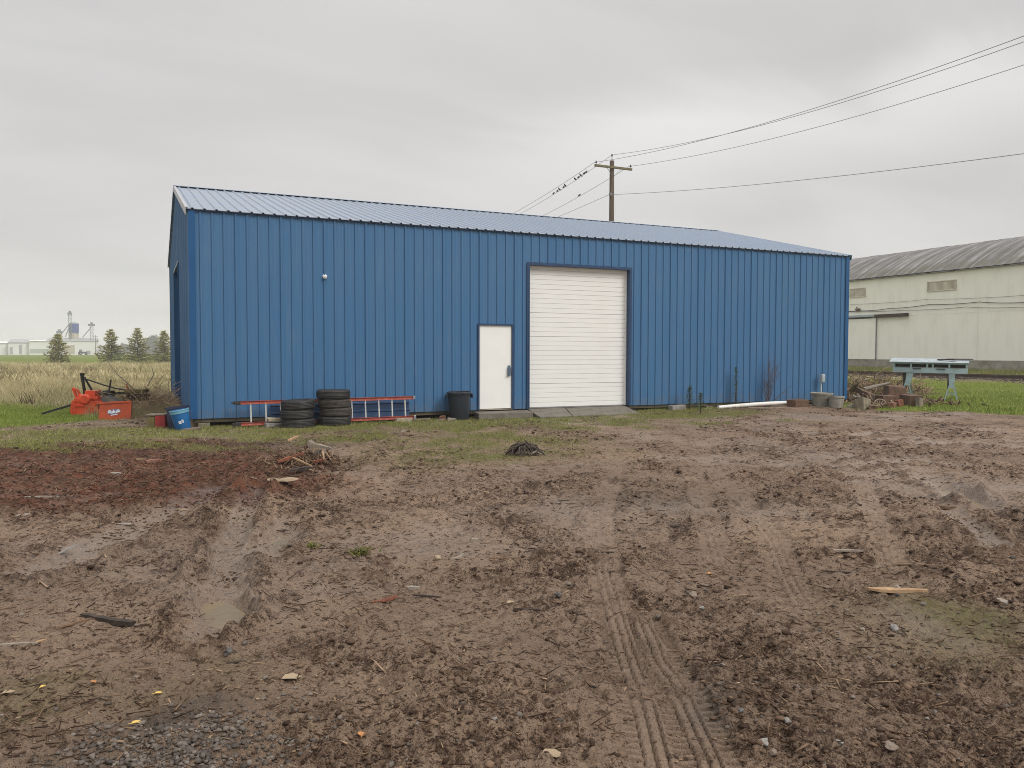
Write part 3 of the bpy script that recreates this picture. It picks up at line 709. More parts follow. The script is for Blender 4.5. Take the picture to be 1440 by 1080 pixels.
# ------------------------------------------------------------------ warehouse beyond the rails
XW = 53.0; Y0, Y1 = -14.0, 52.0; ZE, ZB = 7.38, .88
wh = thing('warehouse', 'long cream warehouse with weathered arched roof beyond the rails', 'warehouse', (XW, 0, 0))
DOORW = (28.70, 33.5, ZB, 4.25); pw = 2.4
def wh_panel(y0, y1, z0, z1):
    mb = MB(); n = max(2, int((y1-y0)/.2)); ys = np.linspace(y0, y1, n*2+1)
    P = [(y, 0.0 if i % 2 == 0 else -.004) for i, y in enumerate(ys)]
    mb.add([(d, y-y0, 0) for y, d in P]+[(d, y-y0, z1-z0) for y, d in P], [(i+1, i, len(P)+i, len(P)+i+1) for i in range(len(P)-1)])
    return mb.mesh('wall_panel', M['wh_wall'])
lowp = wh_panel(0, pw, ZB, 4.30); upp = wh_panel(0, pw, 4.30, ZE)
k = 0; y = Y0
while y < Y1-.01:
    if not (DOORW[0]-.1 < y+pw/2 < DOORW[1]+.1): link('wall_panel', lowp, wh, (0, y, ZB))
    link('wall_panel', upp, wh, (-.012, y, 4.30)); y += pw; k += 1
mb = MB(); mb.box((.2, (Y0+Y1)/2, .35), (.5, Y1-Y0, 1.04)); mb.build('foundation', M['wh_base'], wh)
mb = MB(); mb.box((.12, (Y0+Y1)/2, 3.9), (.1, Y1-Y0, 6.9)); mb.build('inner_wall', M['wh_base'], wh)
for yy in (Y0, Y1):
    mb = MB(); mb.prism([(0, 0), (18, 0), (18, ZE)]+[(9+9*math.cos(t), ZE+2.7*math.sin(t)*1.0) for t in np.linspace(.2, math.pi-.2, 9)]+[(0, ZE)], -.05, .05, np.array([[1, 0, 0], [0, 0, 1], [0, 1, 0]]), (0, yy, 0)); mb.build('end_wall', M['wh_wall'], wh)
mb = MB(); mb.box((18, (Y0+Y1)/2, ZE/2), (.1, Y1-Y0, ZE)); mb.build('back_wall', M['wh_wall'], wh)
def wh_roof_mat(i):
    m = bpy.data.materials.new('weathered_roof_felt'); m.use_nodes = True; t = NT(m.node_tree); b = t.n['Principled BSDF']
    c = t.new('ShaderNodeTexCoord').outputs['Object']; v = t.scale(c, (.12, 1.5, .12)); v.node.inputs['Location'].default_value = (i*3.1, i*7.7, 0)
    n1 = t.noise(v, 1.6, 7, .7); n2 = t.noise(c, 1.1, 6, .65)
    sep = t.new('ShaderNodeSeparateXYZ'); t.put(sep.inputs[0], c)
    col = t.mix(t.rng(n1, .38, .62), (.23, .22, .22), (.10, .094, .092)); col = t.mix(t.math('MULTIPLY', t.rng(n1, .46, .34), .6), col, (.34, .33, .325))
    low = t.math('MULTIPLY', t.rng(sep.outputs[0], 4.5, 0.3), t.rng(n2, .35, .6))
    col = t.mix(t.math('MULTIPLY', low, .55), col, (.11, .105, .065))          # moss along the eave
    t.put(b.inputs['Base Color'], col); b.inputs['Roughness'].default_value = .8; b.inputs['Specular IOR Level'].default_value = .25
    return m
rms = [wh_roof_mat(i) for i in range(5)]; rw = 1.2
def arch(t): return ZE+.30+.60*t-.0334*t*t
rmesh = []
for i in range(5):
    mb = MB(); ts = np.linspace(-.35, 18.35, 23); vs = []
    cols_ = [(0, .0), (.05, .045), (.10, .0), (rw*.5, .006), (rw, 0.0)]
    for t in ts:
        for (u, d) in cols_: vs.append((t, u, arch(t)-ZE+d))
    nc = len(cols_); mb.add(vs, [(a*nc+j, (a+1)*nc+j, (a+1)*nc+j+1, a*nc+j+1) for a in range(len(ts)-1) for j in range(nc-1)])
    rmesh.append(mb.mesh('roof_strip', rms[i]))
y = Y0-.3
while y < Y1: link('roof_strip', rmesh[rnd.randrange(5)], wh, (0, y, ZE+rnd.uniform(-.01, .01))); y += rw
mb = MB()
y = Y0
while y < Y1: mb.box((-.20, y+1.0, ZE+.03), (.05, 1.55, .05)); y += 2.0
mb.build('gutter', M['bench_top'], wh)
mb = MB(); mb.box((-.05, (Y0+Y1)/2, ZE+.0), (.30, Y1-Y0, .05)); mb.build('soffit', M['wh_base'], wh)
sd = thing('sliding_door', None, None); sd.parent = wh
mb = MB(); mb.box((-.07, (DOORW[0]+DOORW[1])/2, (ZB+4.2)/2), (.05, DOORW[1]-DOORW[0], 4.2-ZB)); mb.build('door_leaf', M['wh_wall'], sd)
mb = MB(); mb.box((-.09, DOORW[0]-.01, (ZB+4.2)/2), (.06, .05, 4.2-ZB)); mb.build('door_edge', M['fac_steel'], sd)
mb = MB(); mb.box((-.16, 31.1, 4.42), (.22, 4.72, .17)); mb.build('track_hood', M['bench_top'], sd)
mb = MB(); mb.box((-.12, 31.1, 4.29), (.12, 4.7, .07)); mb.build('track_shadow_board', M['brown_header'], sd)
mb = MB(); mb.box((-.16, 27.23, 4.36), (.2, 3.0, .26)); mb.build('track_cover', M['brown_header'], sd)
for ya, yb in ((21.8, 24.15), (29.85, 32.2)):
    lv = thing('louvre_vent', None, None); lv.parent = wh
    mb = MB(); zc = 6.38; mb.box((-.05, (ya+yb)/2, zc+.35), (.08, yb-ya, .05)); mb.box((-.05, (ya+yb)/2, zc-.35), (.08, yb-ya, .05)); mb.box((-.05, ya, zc), (.08, .05, .72)); mb.box((-.05, yb, zc), (.08, .05, .72))
    mb.build('vent_frame', M['louver'], lv)
    mb = MB(); mb.box((0, 0, 0), (.02, yb-ya-.06, .075), rotm3(0, .6, 0)); sl = mb.mesh('slat', M['louver'])
    for q in range(9): link('slat', sl, lv, (-.045, (ya+yb)/2, zc-.30+q*.075))
def cable(pts, r=.018, sag=.06):
    P = []
    for a, b in zip(pts[:-1], pts[1:]):
        for t in np.linspace(0, 1, 9)[:-1]:
            q = np.array(a)*(1-t)+np.array(b)*t; q[2] -= sag*4*t*(1-t); P.append(q)
    P.append(np.array(pts[-1])); return MB().tube(P, r, 5)
cable([(-.08, 33, 5.0), (-.08, 30.4, 4.88), (-.08, 27.5, 4.93), (-.08, 24, 5.05), (-.08, 20, 5.02), (-.08, 16.5, 4.80), (-.08, 10, 4.7)], .022).build('wall_cable', M['cable'], wh)
cable([(-.08, 33, 4.93), (-.08, 26, 4.72), (-.08, 21, 4.72), (-.08, 17, 4.50), (-.08, 10, 4.5)], .014).build('wall_cable', M['cable'], wh)
cable([(-.08, 31.4, 5.45), (-.08, 24, 5.45), (-.08, 17, 5.28), (-.08, 10, 5.2)], .010).build('wall_cable', M['cable'], wh)
mb = MB(); mb.box((-.10, 30.5, 4.96), (.14, .34, .20)); mb.tube([(-.08, 30.5, 5.06), (-.30, 30.5, 5.18), (-.35, 30.5, 5.05)], .03, 8); mb.lathe([(.03, .12), (.14, 0), (.13, 0), (.02, .11)], 14, None, (-.36, 30.5, 4.92)); mb.build('wall_lamp', M['rust'], wh)
mb = MB(); mb.box((-.1, 32.0, 5.62), (.16, .20, .22)); mb.tube([(-.1, 32.0, 5.7), (-.25, 31.7, 5.75)], .03, 6); mb.build('cable_bracket', M['cable'], wh)
mb = MB(); mb.tube([(-.06, 20.1, ZB), (-.06, 20.1, 4.95)], .018, 6); mb.build('conduit', M['wh_wall'], wh)

# ------------------------------------------------------------------ railway
trk = bpy.data.objects.new('railway_track', None); COL.objects.link(trk); tag(trk, kind='structure')
def rail_mb():
    mb = MB(); P = [(-.07, 0), (.07, 0), (.07, .015), (.012, .03), (.012, .12), (.036, .13), (.036, .165), (-.036, .165), (-.036, .13), (-.012, .12), (-.012, .03), (-.07, .015)]
    mb.prism(P, -30, 75, np.array([[1, 0, 0], [0, 0, 1], [0, 1, 0]])); return mb.mesh('rail', M['rail'])
rmsh = rail_mb()
for x in (41.45, 42.9): link('rail', rmsh, trk, (x, 0, .02))
mb = MB(); y = -29.5
while y < 74: mb.box((42.2, y, -.02), (2.5, .22, .10), rotm3(0, 0, rnd.uniform(-.02, .02))); y += .55
tag(mb.build('sleepers', M['sleeper'], trk), kind='stuff')

# ------------------------------------------------------------------ utility pole, lines, birds
PXX, PYY = 23.2, 21.2; ZT = 12.45
pole = thing('utility_pole', 'tall weathered wooden utility pole standing behind the blue building', 'pole', (PXX, PYY, -.3))
mb = MB(); mb.tube([(0, 0, -.3), (0, 0, 3), (0, 0, 8), (0, 0, ZT)], [.19, .175, .15, .125], 14); smooth_by_angle(mb.build('pole_shaft', M['pole'], pole), 50)
AZ = 12.05
mb = MB(); mb.box((0, -.17, AZ), (2.44, .10, .125)); bevel(mb.build('crossarm', M['arm'], pole), .01)
for sx in (-1, 1):
    mb = MB(); mb.bar((sx*.5, -.235, AZ-.03), (sx*.06, -.16, AZ-.48), .03, .012); mb.build('brace', M['fac_steel'], pole)
def insul(x, y, z):
    mb = MB(); mb.tube([(x, y, z-.08), (x, y, z+.05)], .012, 6); mb.lathe([(0.0, .16), (.035, .155), (.04, .12), (.025, .10), (.055, .085), (.06, .05), (.03, .03), (0, .03)], 12, None, (x, y, z)); smooth_by_angle(mb.build('insulator', M['insul'], pole))
insul(-1.13, -.17, AZ+.10); insul(1.13, -.17, AZ+.10); insul(0, 0, ZT+.22)
mb = MB(); mb.tube([(0, 0, ZT-.1), (0, 0, ZT+.24)], .018, 6); mb.build('pole_pin', M['insul'], pole)
mb = MB(); mb.box((-.16, -.12, 10.55), (.12, .12, .16)); mb.build('cable_clamp', M['fac_steel'], pole)
def wire_pts(x, z, dz_near, dz_far, y_near, y_far, sag):
    P = []
    for t in np.linspace(0, 1, 40): yy = PYY+(y_near-PYY)*t; P.append((x, yy, z+dz_near*t-sag*4*t*(1-t)))
    Q = []
    for t in np.linspace(0, 1, 24)[1:]: yy = PYY+(y_far-PYY)*t; Q.append((x, yy, z+dz_far*t-sag*4*t*(1-t)))
    return np.array(Q[::-1]+P)
WIRES = []
for x, z, dzn, lab in ((PXX-1.13, AZ-.3+.2, .15, 'thin grey power line on the left insulator of the crossarm'), (PXX+.0, ZT-.3+.33, .15, 'thin grey power line on the pole-top pin'),
                  (PXX+1.13, AZ-.3+.2, .15, 'thin grey power line on the right insulator of the crossarm'), (PXX-.17, 10.25, -4.3, 'lower single cable clamped a little below the crossarm')):
    P = wire_pts(x, z, dzn, .1, -24, 66, 1.85 if z > 12.2 else (1.6 if z > 11 else .7)); WIRES.append(P)
    o = MB().tube(P, .0115, 5).build('power_line', M['wire']); tag(o, lab, 'power line', 'wires of the utility pole')
def bird(px, py, wi, lab):
    P = WIRES[wi]; best = None
    for a, b in zip(P[:-1], P[1:]):
        for t in np.linspace(0, 1, 30):
            q = a*(1-t)+b*t; d = q-np.array([CX, CY, CZ]); x_ = 720+FPX*(d@rt)/(d@fw)
            if best is None or abs(x_-px) < best[0]: best = (abs(x_-px), q)
    q = best[1]; mb = MB(); n = 8
    prof = [(-.13, .012, -.035), (-.07, .03, -.01), (-.02, .055, .03), (.03, .065, .06), (.07, .05, .10), (.095, .042, .135), (.115, .035, .15), (.15, .006, .148)]
    mb.tube([(u, 0, h+.03) for u, r_, h in prof], [r_ for u, r_, h in prof], n)
    mb.tube([(.03, .02, .04), (.035, .02, -.01)], .006, 4); mb.tube([(.03, -.02, .04), (.035, -.02, -.01)], .006, 4)
    o = mb.build('bird', M['bird'], None, True, q+np.array([0, 0, .015]), (0, 0, rnd.choice([0, math.pi])+rnd.uniform(-.5, .5))); o.scale = (.8, .8, .8); tag(o, lab, 'bird', 'small dark birds perched on the power lines')
for px, lab in zip((824, 821, 817, 813, 809, 795, 792, 787, 784, 778), ('dark bird perched nearest the pole in the upper row', 'second dark bird from the pole in the upper row', 'third dark bird from the pole, middle of the upper row', 'fourth dark bird from the pole in the upper row', 'fifth dark bird, far end of the upper row',
        'dark bird just past the gap after the upper row', 'second dark bird past the gap, close beside another', 'dark bird in the pair below the gap, pole side', 'dark bird in the pair below the gap, outer side', 'last dark bird on the wire, farthest from the pole')):
    bird(px, 0, 1, lab)
bird(814, 0, 2, 'lone dark bird on the lower wire left of the pole')

# ------------------------------------------------------------------ blades, clods, chips and stones (stuff)
def blades(name, x, y, h, wd, lean, matname, tint, parent=None, zz=None, kind='stuff', bend=False):
    n = len(x); z = height(x, y) if zz is None else zz; a = nr.uniform(0, 2*math.pi, n); l = nr.uniform(0, 2*math.pi, n)
    dx, dy = np.cos(a)*wd/2, np.sin(a)*wd/2; lx, ly = np.cos(l)*lean*h, np.sin(l)*lean*h
    v = np.stack([np.stack([x-dx, y-dy, z-.01], 1), np.stack([x+dx, y+dy, z-.01], 1), np.stack([x+lx, y+ly, z+h], 1)], 1).reshape(-1, 3)
    me = mesh_np(name, v, np.arange(3*n), np.full(n, 3), M[matname], {'tint': np.repeat(tint, 3)})
    o = link(name, me, parent)
    if kind: tag(o, kind=kind)
    return o
def scatter(n, x0, x1, y0, y1, fn):
    x = nr.uniform(x0, x1, n*3); y = nr.uniform(y0, y1, n*3); k = fn(masks(x, y), x, y) > nr.uniform(0, 1, n*3)
    return x[k][:n], y[k][:n]
x, y = scatter(42000, -9, -1, .3, 14, lambda m, x, y: m['green']*.95)
blades('lawn_grass', x, y, nr.uniform(.02, .065, len(x)), nr.uniform(.006, .018, len(x)), nr.uniform(0, .9, len(x)), 'g_green', np.clip(nr.beta(1.3, 2.2, len(x))+.25*perlin(x/.8, y/.8, 50), 0, 1))
x, y = scatter(75000, 16.5, 40.5, -9, 17, lambda m, x, y: m['green']*sst(46-np.hypot(x-CX, y-CY), 0, 22)+.15*m['green'])
blades('lawn_grass', x, y, nr.uniform(.03, .11, len(x)), nr.uniform(.010, .028, len(x)), nr.uniform(0, .9, len(x)), 'g_green', np.clip(nr.beta(1.5, 2.0, len(x))+.3*perlin(x/1.2, y/1.2, 51), 0, 1))
x, y = scatter(52000, -3.5, 14.5, -5.4, .25, lambda m, x, y: m['olive'])
blades('thin_grass', x, y, nr.uniform(.015, .06, len(x)), nr.uniform(.005, .013, len(x)), nr.uniform(.2, 1.2, len(x)), 'g_olive', nr.beta(1.4, 1.6, len(x)))
x, y = scatter(9000, 1.5, 7, -8.5, -4, lambda m, x, y: m['olive'])
blades('thin_grass', x, y, nr.uniform(.01, .045, len(x)), nr.uniform(.003, .009, len(x)), nr.uniform(.2, 1.2, len(x)), 'g_olive', nr.beta(1.2, 2.0, len(x)))
x, y = scatter(2600, 2.4, 4.6, -15.4, -13.6, lambda m, x, y: m['olive'])
blades('thin_grass', x, y, nr.uniform(.004, .016, len(x)), nr.uniform(.002, .005, len(x)), nr.uniform(.2, 1.5, len(x)), 'g_olive', nr.beta(1.2, 2.0, len(x)))
x, y = scatter(7000, -7, 1, -3, 2.6, lambda m, x, y: (1-m['green'])*(1-m['mulch'])*.8)
blades('straw_litter', x, y, nr.uniform(.01, .05, len(x)), nr.uniform(.006, .012, len(x)), nr.uniform(.8, 2.5, len(x)), 'g_dry', nr.beta(1.3, 1.6, len(x)))
x, y = scatter(52000, -14, 0, 6, 30, lambda m, x, y: m['dry']*.9)
k_ = np.hypot((x+2.0)/1.1, (y-4.9)/.9) > 1; x, y = x[k_], y[k_]
blades('dry_grass', x, y, nr.uniform(.05, .38, len(x))*(.35+1.0*np.clip(perlin(x/1.1, y/1.1, 52)+.5, 0, 1)), nr.uniform(.006, .018, len(x)), nr.uniform(.1, 1.3, len(x)), 'g_dry', np.clip(nr.beta(1.2, 1.6, len(x))+.6*perlin(x/1.8, y/1.8, 53), 0, 1))
x, y = scatter(52000, -26, 6, 28, 104, lambda m, x, y: m['dry']*.9)
blades('dry_grass', x, y, nr.uniform(.06, .45, len(x))*(.4+np.clip(perlin(x/4, y/4, 56)+.4, 0, 1)), nr.uniform(.03, .09, len(x)), nr.uniform(.1, 1.2, len(x)), 'g_dry', np.clip(nr.beta(1.2, 1.6, len(x))+.8*perlin(x/5, y/9, 54), 0, 1))
x, y = scatter(26000, 44.2, 52.6, 6, 40, lambda m, x, y: sst(x, 44.2, 46)*.9)
blades('bank_weeds', x, y, nr.uniform(.08, .34, len(x)), nr.uniform(.03, .06, len(x)), nr.uniform(0, .8, len(x)), 'g_olive', np.clip(nr.beta(1.2, 1.6, len(x))+.4*perlin(x/2, y/2, 55), 0, 1))
x, y = scatter(4000, -2.2, -.15, 2.9, 9, lambda m, x, y: sst(-.0-x, -.2, .6)*.6*(1-.8*m['green']))
blades('dry_grass', x, y, nr.uniform(.15, .45, len(x)), nr.uniform(.005, .011, len(x)), nr.uniform(0, .7, len(x)), 'g_dry', nr.beta(1.2, 1.4, len(x)))

ICO = None
def lumps(name, x, y, size, flat, matname, tint, sink=.3):
    global ICO
    if ICO is None:
        t = (1+5**.5)/2; v = np.array([(-1, t, 0), (1, t, 0), (-1, -t, 0), (1, -t, 0), (0, -1, t), (0, 1, t), (0, -1, -t), (0, 1, -t), (t, 0, -1), (t, 0, 1), (-t, 0, -1), (-t, 0, 1)])/math.hypot(1, t)
        f = np.array([(0, 11, 5), (0, 5, 1), (0, 1, 7), (0, 7, 10), (0, 10, 11), (1, 5, 9), (5, 11, 4), (11, 10, 2), (10, 7, 6), (7, 1, 8), (3, 9, 4), (3, 4, 2), (3, 2, 6), (3, 6, 8), (3, 8, 9), (4, 9, 5), (2, 4, 11), (6, 2, 10), (8, 6, 7), (9, 8, 1)])
        ICO = (v, f)
    v0, f0 = ICO; n = len(x); z = height(x, y)
    v = v0[None]*(1+nr.normal(0, .30, (n, 12, 1))); v = v*np.stack([nr.uniform(.6, 1.3, n), nr.uniform(.6, 1.1, n), flat*nr.uniform(.7, 1.2, n)], 1)[:, None, :]*size[:, None, None]
    a = nr.uniform(0, 2*math.pi, n); c, s = np.cos(a)[:, None], np.sin(a)[:, None]
    X = v[..., 0]*c-v[..., 1]*s; Y = v[..., 0]*s+v[..., 1]*c
    V = np.stack([X+x[:, None], Y+y[:, None], v[..., 2]+(z+size*flat*(.5-sink))[:, None]], -1).reshape(-1, 3)
    F = (f0[None]+12*np.arange(n)[:, None, None]).reshape(-1)
    tag(link(name, mesh_np(name, V, F, np.full(20*n, 3), M[matname], {'tint': np.repeat(tint, 12)})), kind='stuff')
def near_scatter(n, r0, r1, fn, power=1.0):
    """spread over the yard in view, denser towards the viewer as the eye can tell them apart there"""
    k = n*4; r = np.exp(nr.uniform(math.log(r0), math.log(r1), k)); a = math.pi/2-YAW+nr.uniform(-.66, .66, k)
    x = CX+r*np.cos(a); y = CY+r*np.sin(a); keep = (fn(masks(x, y), x, y) > nr.uniform(0, 1, k)) & ~((x > -.4) & (x < 18.6) & (y > -.15) & (y < 12.5))
    return x[keep][:n], y[keep][:n]
def off_tracks(x, y):
    q = np.ones(np.shape(x))
    for pts, hw, dep in TRACKS: q = np.minimum(q, sst(seg_dist(x, y, pts)[0], hw*.8, hw*1.3))
    for bx_, by_, ba_, bb_, bd_, bt_ in BASINS: q = np.minimum(q, sst(np.hypot(x-bx_, y-by_), ba_*.8, ba_*1.2))
    return q
mudfn = lambda m, x, y: off_tracks(x, y)*(1-m['green'])*(1-m['dry'])*np.clip(.12+1.1*perlin(x/1.9, y/1.9, 20)+.9*perlin(x/.7, y/.7, 21)+.35*m['mulch'], .03, 1)
x, y = near_scatter(21000, 2.6, 26, mudfn); r = np.hypot(x-CX, y-CY)
lumps('mud_clods', x, y, np.clip(nr.lognormal(-4.75, .55, len(x)), .003, .030)*(.6+r*.06), .5, 'mud_bits', nr.beta(.9, 1.9, len(x)))
x, y = near_scatter(2600, 2.4, 12, lambda m, x, y: off_tracks(x, y)*(1-m['green'])*(.10+.9*m['gravel']+.25*sst(x, 1.2, 3)*sst(-11-y, 0, 2)))
lumps('gravel', x, y, np.clip(nr.lognormal(-4.75, .45, len(x)), .004, .024), .5, 'gravel', nr.beta(1.3, 1.8, len(x)), .15)
xa = nr.normal(-.80, .24, 1200); ya = nr.normal(-14.28, .15, 1200)
lumps('gravel', xa, ya, np.clip(nr.lognormal(-4.65, .35, len(xa)), .005, .02), .55, 'gravel', nr.beta(1.2, 2.4, len(xa)), .1)
xa = nr.uniform(39.6, 44.8, 5200); ya = nr.uniform(2, 36, 5200)
lumps('ballast', xa, ya, nr.uniform(.03, .07, 5200), .6, 'gravel', nr.beta(1.5, 2.2, 5200), .2)
def splinters(name, x, y, ln, wd, th, matname, tint, tilt=.25):
    n = len(x); z = height(x, y); a = nr.uniform(0, 2*math.pi, n); e = nr.normal(0, tilt, n)
    d = np.stack([np.cos(a)*np.cos(e), np.sin(a)*np.cos(e), np.sin(e)], 1); s = np.stack([-np.sin(a), np.cos(a), np.zeros(n)], 1); u = np.cross(d, s)
    c = np.stack([x, y, z+th*.6+np.abs(np.sin(e))*ln*.3], 1); V = []
    for sd_, ss_, uu in ((-1, -1, -1), (-1, 1, -1), (1, .3, -1), (1, -.3, -1), (-1, -1, 1), (-1, 1, 1), (1, .3, 1), (1, -.3, 1)):
        V.append(c+d*(ln/2*sd_)[:, None]+s*(wd/2*ss_)[:, None]+u*(th/2*uu)[:, None])
    V = np.stack(V, 1).reshape(-1, 3); f0 = np.array([(0, 3, 2, 1), (4, 5, 6, 7), (0, 1, 5, 4), (1, 2, 6, 5), (2, 3, 7, 6), (3, 0, 4, 7)])
    F = (f0[None]+8*np.arange(n)[:, None, None]).reshape(-1)
    tag(link(name, mesh_np(name, V, F, np.full(6*n, 4), M[matname], {'tint': np.repeat(tint, 8)})), kind='stuff')
chipfn = lambda m, x, y: (1-m['green'])*(1-m['dry'])*np.clip(.10+.55*m['mulch']+.35*np.clip(perlin(x/.8, y/.8, 61)+.1, 0, 1), 0, 1)
x, y = near_scatter(8000, 2.6, 20, chipfn); r = np.hypot(x-CX, y-CY)
splinters('wood_chips', x, y, np.clip(nr.lognormal(-3.55, .7, len(x)), .006, .18)*(.6+r*.06), nr.uniform(.004, .014, len(x))*(.7+r*.05), nr.uniform(.002, .006, len(x)), 'chips', nr.beta(.9, 2.3, len(x)))
x, y = near_scatter(7000, 6, 15, lambda m, x, y: m['mulch']*np.clip(.6+.9*perlin(x/.7, y/.7, 62), .05, 1))
splinters('bark_mulch', x, y, np.clip(nr.lognormal(-3.6, .65, len(x)), .008, .13), nr.uniform(.004, .015, len(x)), nr.uniform(.004, .012, len(x)), 'bark_bits', np.clip(nr.beta(.7, 2.6, len(x)), 0, 1), .4)

x, y = near_scatter(7000, 2.5, 16, lambda m, x, y: off_tracks(x, y)*(1-m['green'])*(1-m['dry'])*np.clip(.35+1.2*perlin(x/.9, y/.9, 64), .05, 1)); r = np.hypot(x-CX, y-CY)
splinters('twig_litter', x, y, np.clip(nr.lognormal(-3.1, .6, len(x)), .012, .22)*(.6+r*.05), nr.uniform(.002, .006, len(x))*(.7+r*.06), nr.uniform(.002, .006, len(x))*(.7+r*.05), 'twig_bits', nr.beta(.8, 3.0, len(x)), .18)
x, y = scatter(520, -16, -1.5, 9, 60, lambda m, x, y: m['dry'])
k_ = 26; xx = np.repeat(x[:90], k_)+nr.normal(0, .22, 90*k_); yy = np.repeat(y[:90], k_)+nr.normal(0, .22, 90*k_)
blades('dead_weeds', xx, yy, nr.uniform(.10, .55, len(xx)), nr.uniform(.012, .04, len(xx)), nr.uniform(.1, .9, len(xx)), 'twig_bits', nr.beta(1, 1.4, len(xx)))
# ------------------------------------------------------------------ countable litter on the mud
LITTER = 'loose litter on the mud'
def plank(px, py, L_, wd, th, ang_deg, m, name, label, cat, tilt=0.0, bow=0.0, lift=0.0, rough=.35, z=None):
    """a split stick or board: bent, uneven, with ragged ends; angle measured in the picture's ground plane from the view's right"""
    p = on(px, py); n = 7; a = -YAW+math.radians(ang_deg); rr = random.Random(int(px*7+py)); vs = []
    for i in range(n):
        t = i/(n-1)-.5; wv = wd*(1-rough*abs(2*t)**2*.9)*(1+rr.uniform(-rough, rough)*.5); hv = th*(1+rr.uniform(-rough, rough)*.5)*(1-.4*abs(2*t)**3)
        o_ = bow*(4*t*t-1)+rr.uniform(-.1, .1)*wd
        for (u, v_) in ((-.5, -.5), (.5, -.5), (.42, .35), (.05, .6), (-.42, .4)): vs.append((t*L_, o_+u*wv, v_*hv))
    fs = [(i*5+j, (i+1)*5+j, (i+1)*5+(j+1) % 5, i*5+(j+1) % 5) for i in range(n-1) for j in range(5)]+[(0, 1, 2, 3, 4), tuple((n-1)*5+j for j in (4, 3, 2, 1, 0))]
    mb = MB().add(vs, fs)
    o = mb.build(name, M[m], None, False, (p[0], p[1], (p[2] if z is None else z)+th*.42+lift+abs(math.sin(tilt))*L_*.45), (0, -tilt, a)); tag(o, label, cat, None); return o
plank(151, 874, .40, .042, .035, -22, 'wood_dark', 'stick', 'thick dark wet stick lying left of the tan puddle', 'stick', bow=.02)
plank(25, 907, .19, .022, .014, 10, 'wood_tan', 'stick', 'short pale grey stick at the left picture edge below the puddle', 'stick')
plank(56, 903, .08, .016, .010, 60, 'wood_pale', 'stick', 'tiny tan splinter beside the short pale grey stick', 'stick')
plank(106, 877, .18, .020, .014, 55, 'wood_mid', 'stick', 'brown stick pointing up at the thick dark wet stick', 'stick')
plank(206, 942, .14, .012, .010, 14, 'wood_mid', 'stick', 'thin brown twig below the thick dark wet stick', 'stick')
plank(332, 933, .09, .018, .010, 14, 'wood_dark', 'stick', 'small dark splinter beside the round dark stone', 'stick')
plank(92, 779, .19, .05, .008, 42, 'stone', 'slate_piece', 'grey slate-like shard sticking up in the left mud', 'shard', tilt=.35, rough=.6)
plank(541, 845, .17, .05, .012, 22, 'wood_red', 'bark_piece', 'curled orange-brown bark piece, left of the pale chunk', 'bark', tilt=.12, bow=.02, rough=.6)
plank(600, 839, .19, .018, .012, -14, 'wood_dark', 'stick', 'dark narrow stick just right of the pale chunk', 'stick')
plank(581, 827, .09, .035, .02, 4, 'pale_stone', 'wood_chunk', 'ragged cream chunk lying above the curled bark piece', 'chunk', rough=.8)
plank(640, 783, .20, .035, .022, 70, 'wood_tan', 'bark_strip', 'curved tan bark strip among the pale chips', 'bark', bow=.05, rough=.5)
plank(616, 786, .09, .055, .02, 100, 'leaf_pale', 'wood_chunk', 'pale split wood chunk beside the curved bark strip', 'chunk', rough=.6)
plank(668, 759, .07, .035, .012, 4, 'pale_stone', 'wood_chunk', 'small cream chip above the curved bark strip', 'chunk', rough=.6)
plank(710, 785, .24, .014, .012, 2, 'wood_mid', 'stick', 'thin straight brown stick right of the curved bark strip', 'stick')
plank(844, 746, .32, .018, .014, 14, 'wood_tan', 'stick', 'long thin tan stick pointing to the tyre track', 'stick', bow=.01)
plank(856, 778, .18, .02, .014, -12, 'wood_dark', 'stick', 'dark stick below the long thin tan stick', 'stick')
plank(858, 806, .14, .018, .014, 10, 'wood_dark', 'stick', 'short dark stick, lower of two beside the tyre track', 'stick')
plank(946, 743, .14, .02, .014, -10, 'wood_dark', 'stick', 'dark crooked stick above the tyre marks in mid yard', 'stick')
plank(748, 858, .22, .012, .010, -10, 'wood_dark', 'stick', 'thin black twig with a pale leaf at its end', 'stick')
plank(655, 876, .09, .016, .010, 28, 'wood_mid', 'stick', 'crooked brown twig end, right half of a bent pair', 'stick')
plank(639, 879, .06, .012, .010, -40, 'wood_mid', 'stick', 'crooked brown twig end, left half of a bent pair', 'stick')
plank(838, 967, .16, .008, .007, -45, 'wood_dark', 'stick', 'thin dark twig slanting towards the near tyre tread marks', 'stick')
plank(1005, 946, .14, .010, .008, 16, 'wood_dark', 'stick', 'straight dark twig in the right foreground mud', 'stick')
plank(990, 897, .10, .022, .012, 6, 'wood_mid', 'stick', 'short brown stick above the straight dark twig', 'stick')
plank(1262, 834, .36, .075, .022, -12, 'wood_pale', 'split_board', 'split orange-tan board lying on the right mud', 'board', tilt=.03, bow=.015, rough=.6)
plank(1318, 712, .55, .09, .03, -25, 'wood_mid', 'board', 'muddy brown board lying along the flooded rut', 'board', bow=.02, lift=-.01)
plank(175, 735, .14, .05, .02, -6, 'pale_stone', 'wood_chunk', 'cream splinter on the mud above the puddle rut', 'chunk', rough=.7)
plank(257, 717, .12, .04, .012, -8, 'leaf_pale', 'wood_chunk', 'pale flat chip left of the puddle rut', 'chunk', rough=.7)
plank(398, 687, .34, .20, .02, 5, 'leaf_pale', 'bark_slab', 'pale sawdust-coloured slab below the scrap wood heap', 'slab', rough=.7, lift=-.015)
plank(390, 747, .20, .02, .012, 2, 'wood_dark', 'stick', 'dark stick at the edge of the small far puddle', 'stick')
